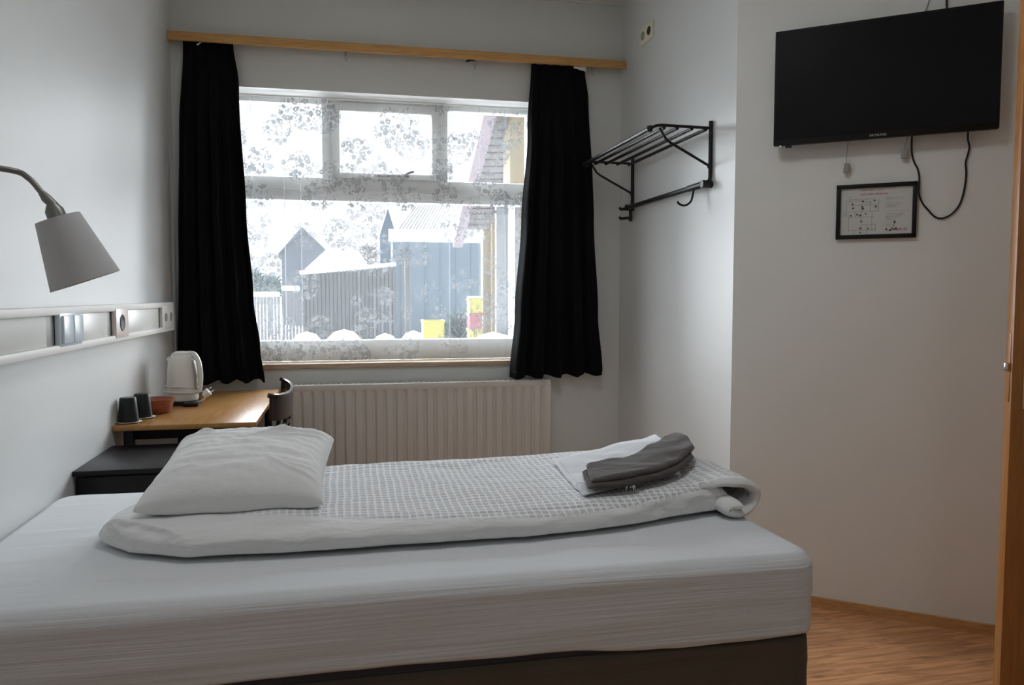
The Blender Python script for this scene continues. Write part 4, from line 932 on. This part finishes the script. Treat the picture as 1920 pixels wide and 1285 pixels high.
# title lines as rows of small letter-like marks
def words(a0, a1, b0, b1, seed):
    r = random.Random(seed); out = []; a = a0
    while a < a1:
        w_ = r.uniform(0.008, 0.014); out.append((a, b0+(b1-b0)*r.choice((0, 0, .3)), min(a+w_, a1), b1)); a += w_+(0.004 if r.random() < .8 else 0.014)
    return out
for w_ in (words(0.28, 0.60, 0.035, 0.062, 1), words(0.28, 0.66, 0.118, 0.148, 2), words(0.66, 0.96, 0.50, 0.508, 4)): strokes(w_, 'red_text_line', M['ink_red'])
L = 0.004; 
def hl(a0, a1, b): return (a0, b-L, a1, b+L)
def vl(a, b0, b1): return (a-L*0.8, b0, a+L*0.8, b1)
plan = [hl(.13, .50, .235), hl(.08, .30, .27), vl(.08, .27, .52), vl(.13, .16, .30), hl(.05, .14, .58), vl(.05, .50, .58), vl(.08, .40, .58), hl(.08, .54, .50), vl(.54, .25, .50), vl(.30, .25, .98), vl(.42, .30, .50),
        hl(.14, .30, .36), hl(.30, .54, .36), vl(.12, .60, .92), hl(.12, .32, .62), hl(.30, .48, .62), vl(.45, .50, .92), hl(.12, .50, .90), vl(.50, .78, .92), hl(.30, .50, .78), vl(.20, .90, .99), vl(.38, .78, .98), vl(.22, .50, .62), vl(.37, .24, .36)]
strokes(plan, 'floor_plan_lines', M['ink_grey'])
sym = []
r_ = random.Random(5)
for a, b in ((.17, .33), (.18, .42), (.31, .40), (.32, .44), (.32, .28), (.50, .40), (.42, .31), (.24, .56), (.28, .58), (.30, .71), (.29, .86), (.29, .95), (.40, .87), (.36, .55), (.48, .27), (.15, .58)):
    sz = r_.uniform(0.010, 0.017); sym.append((a-sz, b-sz, a+sz, b+sz*1.3))
for q_ in sym: strokes([q_], 'plan_symbol', M['ink'])
for b, a1 in ((.22, .90), (.25, .88), (.33, .84), (.36, .86), (.39, .82), (.42, .80), (.56, .90), (.59, .88), (.62, .86), (.65, .82), (.68, .78), (.76, .72), (.79, .74), (.83, .70)): strokes(words(.64, a1, b, b+.012, int(b*100)), 'text_line', M['ink_grey'])
strokes([(.64, .88, .67, .92), (.69, .90, .72, .94), (.75, .72, .78, .78)]+words(.72, .80, .85, .92, 9), 'logo_dark_marks', M['ink'])
strokes(words(.77, .95, .87, .925, 12)+[(.74, .80, .76, .84)], 'logo_red_marks', M['ink_red'])

# ------------------------------------------------------------------ open door leaf at the right
DP = Vector((1.689, 1.70, 0)); DD = Vector((0.93, -0.37, 0)).normalized(); DN = Vector((DD.y, -DD.x, 0))   # DN towards the camera
dm = Matrix(((DD.x, DN.x, 0, DP.x), (DD.y, DN.y, 0, DP.y), (0, 0, 1, 0), (0, 0, 0, 1)))
dr = thing('door_1', DP, 'orange-brown wooden door standing open at the right edge of the room', 'door'); dr['kind'] = 'structure'
LW = 0.78
MB().box(0.0, LW, -0.040, 0.0, 0.008, 2.06, 0.002, mtx=dm).build('door_leaf', M['door'], dr, True)
m = MB(); m.box(0.024, 0.066, 0.0, 0.008, 0.972, 1.190, 0.003, mtx=dm); m.build('handle_plate', M['chrome'], dr, True)
m = MB(); m.tube([dm @ Vector((0.045, 0.006, 1.12)), dm @ Vector((0.045, 0.045, 1.12)), dm @ Vector((0.06, 0.055, 1.12)), dm @ Vector((0.16, 0.055, 1.12))], 0.009, 12); m.build('door_handle', M['chrome'], dr, True)
m = MB(); m.box(-0.0015, 0.0, -0.032, -0.010, 0.99, 1.17, 0.0005, mtx=dm); m.build('edge_lipping', M['door'], dr, True)
m = MB(); m.box(-0.013, 0.0, -0.028, -0.012, 1.070, 1.092, 0.003, mtx=dm); m.build('latch_bolt', M['chrome'], dr, True)
hinge = dm @ Vector((LW, -0.02, 0))
# frame post the leaf hangs on, fixed to the floor and ceiling
struct(MB().box(LW+0.001, LW+0.09, -0.05, 0.01, 0, ZC, 0.002, mtx=dm).build('trim_2', M['door'], None, True))

# ------------------------------------------------------------------ outdoors
gx = MB(); gx.grid(lambda u, v: Vector((-60+140*u, YW+0.6+110*v, -0.35+0.25*sm(0, .15, v)+0.25*noise.noise(Vector((u*30, v*30, 0)))*sm(0.02, .1, v))), 60, 60)
gd = gx.build('ground_snow', M['snow'], None, True); tag(gd, 'snow covering the yard outside the window', 'snow'); gd['kind'] = 'structure'
def obox(px0, px1, py0, Y, depth, z0=-0.2):
    a, b = at(px0, py0, Y), at(px1, py0, Y); return a.x, b.x, Y, Y+depth, z0, a.z
# fence of vertical planks
fn_ = thing('plank_fence', (at(640, 500, 17).x, 17, 0), 'tall grey vertical-plank fence beyond the lower window pane', 'fence')
m = MB(); px = 566
while px < 738:
    a = at(px, 513-(px-566)*0.09, 17); b = at(px+6.4, 513, 17)
    m.box(a.x, b.x-0.004, 17+random.uniform(0, .02), 17.05, -0.2, a.z+random.uniform(-.01, .01)); px += 7.4
a0, b0 = at(566, 513, 17), at(738, 500, 17); m.prism([(a0.x, 17.051, -0.2), (b0.x, 17.051, -0.2), (b0.x, 17.051, b0.z-0.03), (a0.x, 17.051, a0.z-0.03)], (0, 0.03, 0)); m.build('planks', M['fence_wood'], fn_)
m = MB(); a, b = at(562, 512, 17), at(742, 496, 17); m.tube([a, b], 0.04, 8); m.build('snow_cap', M['snow'], fn_, True)
lad = thing('plank_rack', (at(715, 600, 16).x, 16, 0), 'pale wooden rack with rails in front of the plank fence', 'rack')
for py in (553, 603):
    a, b = at(688, py, 16), at(740, py-2, 16); MB().box(a.x, b.x, 15.95, 15.98, a.z-0.02, a.z+0.02).build('rail', M['fence_pale'], lad)
for px in (702, 716, 731):
    a = at(px, 540, 16); MB().box(a.x-0.02, a.x+0.02, 15.98, 16.02, -0.2, a.z).build('picket', M['fence_pale'], lad)
# post and pale gate on the left
for x0, x1, y0, nm, mt, lb in ((528, 562, 546, 'gate', 'fence_pale', 'pale weathered gate panel left of the plank fence'), (462, 524, 557, 'low_fence', 'fence_pale', 'low snow-dusted fence at the left end of the yard')):
    t = thing(nm, (at((x0+x1)/2, 600, 15).x, 15, 0), lb, 'fence'); m = MB(); q = x0
    while q < x1-2:
        a = at(q, y0, 15); b = at(q+6, y0, 15); m.box(a.x, b.x-0.01, 15, 15.05, -0.2, a.z); q += 6.4
    m.build('boards', M[mt] if nm == 'gate' else M['outer_white'], t)
    a, b = at(x0, y0, 15), at(x1, y0, 15); MB().box(a.x, b.x, 14.95, 15.1, a.z, a.z+0.09, 0.03).build('snow_cap', M['snow'], t, True)
# dark post at the blue house
a = at(764, 485, 15); o = MB().box(a.x-0.05, a.x+0.06, 15, 15.1, -0.2, a.z, 0.01).build('fence_post', M['fence_wood'], None); tag(o, 'dark wooden post standing in front of the blue house', 'post')
# blue house
bh = thing('blue_house', (at(820, 600, 21).x, 21, 0), 'light blue house with pale metal roof beyond the fence', 'house')
x0, x1, _, _, _, zt = obox(736, 935, 452, 21, 6)
m = MB(); m.box(x0, x1, 21, 27, -0.2, zt)
k = x0
while k < x1: m.box(k, k+0.03, 20.97, 21, -0.2, zt); k += 0.42
m.build('wall', M['blue_wall'], bh)
a = at(736, 452, 21); b = at(935, 434, 21); MB().box(a.x-0.1, b.x, 20.85, 21.0, a.z-0.02, b.z).build('fascia', M['snow'], bh)
m = MB(); e0, e1 = at(742, 436, 20.9), at(935, 436, 20.9); r0, r1 = at(795, 365, 24), at(935, 365, 24); m.prism([e0, e1, r1, r0], (0, 0.05, -0.12)); k = 0
while k < 30: p, q = e0.lerp(e1, k/30), r0.lerp(r1, k/30); m.tube([p+Vector((0, -.02, .02)), q+Vector((0, -.02, .02))], 0.025, 5); k += 1
m.build('roof', M['metal_roof'], bh)
m = MB(); p = [at(712, 452, 22), at(742, 452, 22), at(742, 440, 22), at(727, 392, 22), at(712, 440, 22)]; p[0].z = p[1].z = -0.2; m.prism(p, (0, 2, 0)); m.build('gable_tower', M['blue_deep'], bh)
MB().box(at(752, 470, 20.9).x, at(766, 470, 20.9).x, 20.92, 20.99, 0, at(752, 470, 20.9).z).build('corner_board', M['metal_roof'], bh)
# grey house far left, snowy shed roof
gh = thing('grey_house', (at(565, 500, 34).x, 34, 0), 'blue-grey gabled house in the distance on the left', 'house')
m = MB(); p = [at(528, 500, 34), at(612, 500, 34), at(612, 478, 34), at(566, 434, 34), at(528, 478, 34)]; p[0].z = p[1].z = -0.2; m.prism(p, (0, 6, 0)); m.build('wall', M['grey_house'], gh)
m = MB(); p = [at(522, 484, 33.9), at(566, 434, 33.9), at(618, 484, 33.9), at(618, 476, 33.9), at(566, 426, 33.9), at(522, 476, 33.9)]; m.prism(p, (0, 6.2, 0)); m.build('roof', M['metal_roof'], gh)
sdh = thing('shed', (at(640, 500, 24).x, 24, 0), 'low shed with thick snow on its roof behind the plank fence', 'shed')
m = MB(); p = [at(572, 505, 24), at(690, 500, 24), at(672, 470, 27), at(610, 470, 27)]; m.prism(p, (0, 0, -0.25)); m.build('snow_roof', M['snow'], sdh)
x0, x1, _, _, _, zt = obox(580, 684, 508, 24.2, 3); MB().box(x0, x1, 24.3, 27, -0.2, zt).build('wall', M['fence_wood'], sdh)
# trees and shrubs
def bush(name, px, py, Y, w_, h_, mat, lab, cat, n=260, seed=1, grp=None):
    r = random.Random(seed); c = at(px, py, Y); t = thing(name, (c.x, Y, -0.2), lab, cat, grp)
    m = MB(); m.tube([(c.x, Y, -0.3), (c.x, Y, c.z+h_*0.7)], [0.08, 0.02], 6)
    for k in range(14):
        a = r.uniform(0, 2*PI); z = c.z+r.uniform(0, h_*0.6); m.tube([(c.x, Y, z), (c.x+math.cos(a)*w_*.8, Y+math.sin(a)*w_*.8, z+h_*0.35)], [0.03, 0.008], 5)
    m.build('trunk', M['twig'], t, True)
    m = MB()
    for k in range(n):
        a, e, q = r.uniform(0, 2*PI), r.uniform(0, 1), r.random()**0.5
        wr = w_*(1-e*0.75)*q; p = Vector((c.x+wr*math.cos(a), Y+wr*math.sin(a), c.z+h_*e)); d = Vector((r.uniform(-1, 1), r.uniform(-1, 1), r.uniform(-.3, 1))).normalized()*0.28
        m.tube([p, p+d], [0.035, 0.01], 4)
    m.build('foliage', M[mat], t, True)
bush('fir_tree', 470, 556, 26, 0.9, 0.75, 'fir', 'dark evergreen at the far left of the window view', 'tree', seed=2)
bush('fir_tree', 508, 556, 30, 0.7, 0.62, 'fir', 'dark evergreen just right of the leftmost evergreen', 'tree', seed=3)
bush('bare_tree', 690, 506, 31, 1.0, 0.85, 'twig', 'bare leafless tree behind the plank fence', 'tree', 110, seed=4)
bush('garden_shrub', 860, 640, 11.5, 0.22, 0.22, 'green', 'small grey-green shrub between the yellow crate and the crate stack', 'shrub', 160, seed=5)
# crates
def crate(x0, x1, y0, y1, z0, z1, mat, lab, grp=None):
    t = thing('plastic_crate', ((x0+x1)/2, (y0+y1)/2, z0), lab, 'crate', grp); m = MB()
    m.box(x0, x1, y0, y0+0.02, z0, z1); m.box(x0, x1, y1-0.02, y1, z0, z1); m.box(x0, x0+0.02, y0+.02, y1-.02, z0, z1); m.box(x1-0.02, x1, y0+.02, y1-.02, z0, z1); m.box(x0+.02, x1-.02, y0+.02, y1-.02, z0, z0+0.02)
    m.build('body', M[mat], t); m = MB(); m.box(x0-0.012, x1+0.012, y0-0.012, y0, z1-0.03, z1); m.box(x0-.012, x0, y0, y1, z1-.03, z1); m.box(x1, x1+.012, y0, y1, z1-.03, z1); m.build('rim', M[mat], t)
a, b = at(794, 601, 11), at(833, 601, 11); crate(a.x, b.x, 11, 11.3, -0.02, a.z, 'yellow', 'yellow crate standing in the snow below the blue house')
a, b = at(881, 560, 10), at(904, 560, 10); zc_ = [at(881, y, 10).z for y in (680, 617, 588, 560)]
for k, (mt, lb) in enumerate((('yellow', 'yellow crate at the bottom of the outdoor stack by the yellow wall'), ('red', 'red crate in the middle of the outdoor stack by the yellow wall'), ('yellow', 'yellow crate on top of the red crate outdoors'))):
    crate(a.x, b.x, 10, 10.25, zc_[k]+0.001, zc_[k+1], mt, lb, 'crates stacked by the yellow wall')
o = MB().box(a.x, b.x, 10.0, 10.25, zc_[3]+0.001, zc_[3]+0.03, 0.01).build('snow_lump', M['snow'], None, True); tag(o, 'small cap of snow on top of the crate stack', 'snow')
# ground support under the crates
m = MB(); m.lathe([(0, 0.10), (0.35, 0.08), (0.7, 0.0), (0.9, -0.3)], ((a.x+b.x)/2, 10.12, zc_[0]-0.10), 24); o = m.build('snow_mound', M['snow'], None, True); tag(o, 'snow mound carrying the stack of crates', 'snow mound', 'snow mounds in the yard')
MND = ((575, 622, 14, 0.26, 'snow mound at the foot of the pale gate'), (645, 618, 14.6, 0.30, 'snow mound at the foot of the plank fence'), (722, 625, 13, 0.22, 'snow mound in front of the pale rack'), (775, 620, 13.5, 0.22, 'snow mound left of the yellow crate'), (925, 622, 9.2, 0.30, 'snow mound below the orange corner board'), (955, 628, 8.4, 0.25, 'snow mound at the right edge of the window view'))
for px, py, Y, r, lb in MND:
    c = at(px, py, Y); m = MB(); m.lathe([(0, c.z+0.0), (r*0.6, c.z-0.05), (r*1.0, c.z-0.17), (r*1.5, c.z-0.42), (r*1.9, -0.6)], (c.x, Y, 0), 20)
    o = m.build('snow_mound', M['snow'], None, True); tag(o, lb, 'snow mound', 'snow mounds in the yard')
# yellow neighbouring house with overhanging roof
yh = thing('yellow_house', (at(960, 600, 11).x, 11, 0), 'yellow house with orange corner board and overhanging boarded eaves at right', 'house')
a, b = at(905, 300, 12), at(922, 300, 12); zt = at(905, 250, 12).z
MB().box(a.x, a.x+1.6, 12, 12.2, -0.3, zt).build('wall', M['yellow_wall'], yh)
a, b = at(921, 300, 11.9), at(938, 300, 11.9); MB().box(a.x, b.x, 11.85, 12.0, -0.3, zt).build('corner_board', M['orange_trim'], yh)
a, b = at(956, 300, 8.9), at(1010, 300, 8.9); zb = at(956, 372, 8.9).z; MB().box(a.x, b.x, 8.9, 9.3, zb, at(956, 150, 8.9).z).build('upper_wall', M['yellow_wall'], yh)
a, b = at(940, 300, 9), at(985, 300, 9); MB().box(a.x, b.x, 9.31, 9.4, -0.3, zb+0.2).build('grey_panel', M['outer_white'], yh)
a = at(957, 300, 9.3); MB().tube([(a.x, 9.24, -0.3), (a.x, 9.24, zb+0.1)], 0.04, 10).build('downpipe', M['snow'], yh, True)
so_ = [at(858, 431, 11.6), at(912, 431, 11.6), at(1000, 330, 9.6), at(1000, 150, 8.4), at(932, 150, 8.4)]
n_ = (so_[1]-so_[0]).cross(so_[3]-so_[0]).normalized()
if n_.z < 0: n_ = -n_
m = MB(); m.prism(so_, n_*0.10)
A, B = so_[0], so_[4]; A2, B2 = so_[1], so_[3]
for k in range(1, 22):
    p = A.lerp(B, k/22); q = A2.lerp(B2, k/22); m.tube([p-n_*0.004, q-n_*0.004], 0.024, 5)
m.build('eaves_boards', M['siding'], yh)
m = MB(); p, q = at(850, 436, 11.5), at(914, 150, 8.3); wv = Vector((0.14, 0, 0)); m.prism([p, p+wv, q+wv, q], (0, 0.05, -0.22)); m.build('bargeboard', M['barge'], yh)
a, b = at(855, 450, 11.4), at(907, 434, 11.4); MB().box(a.x, b.x, 11.4, 11.5, a.z, b.z).build('gutter', M['snow'], yh)
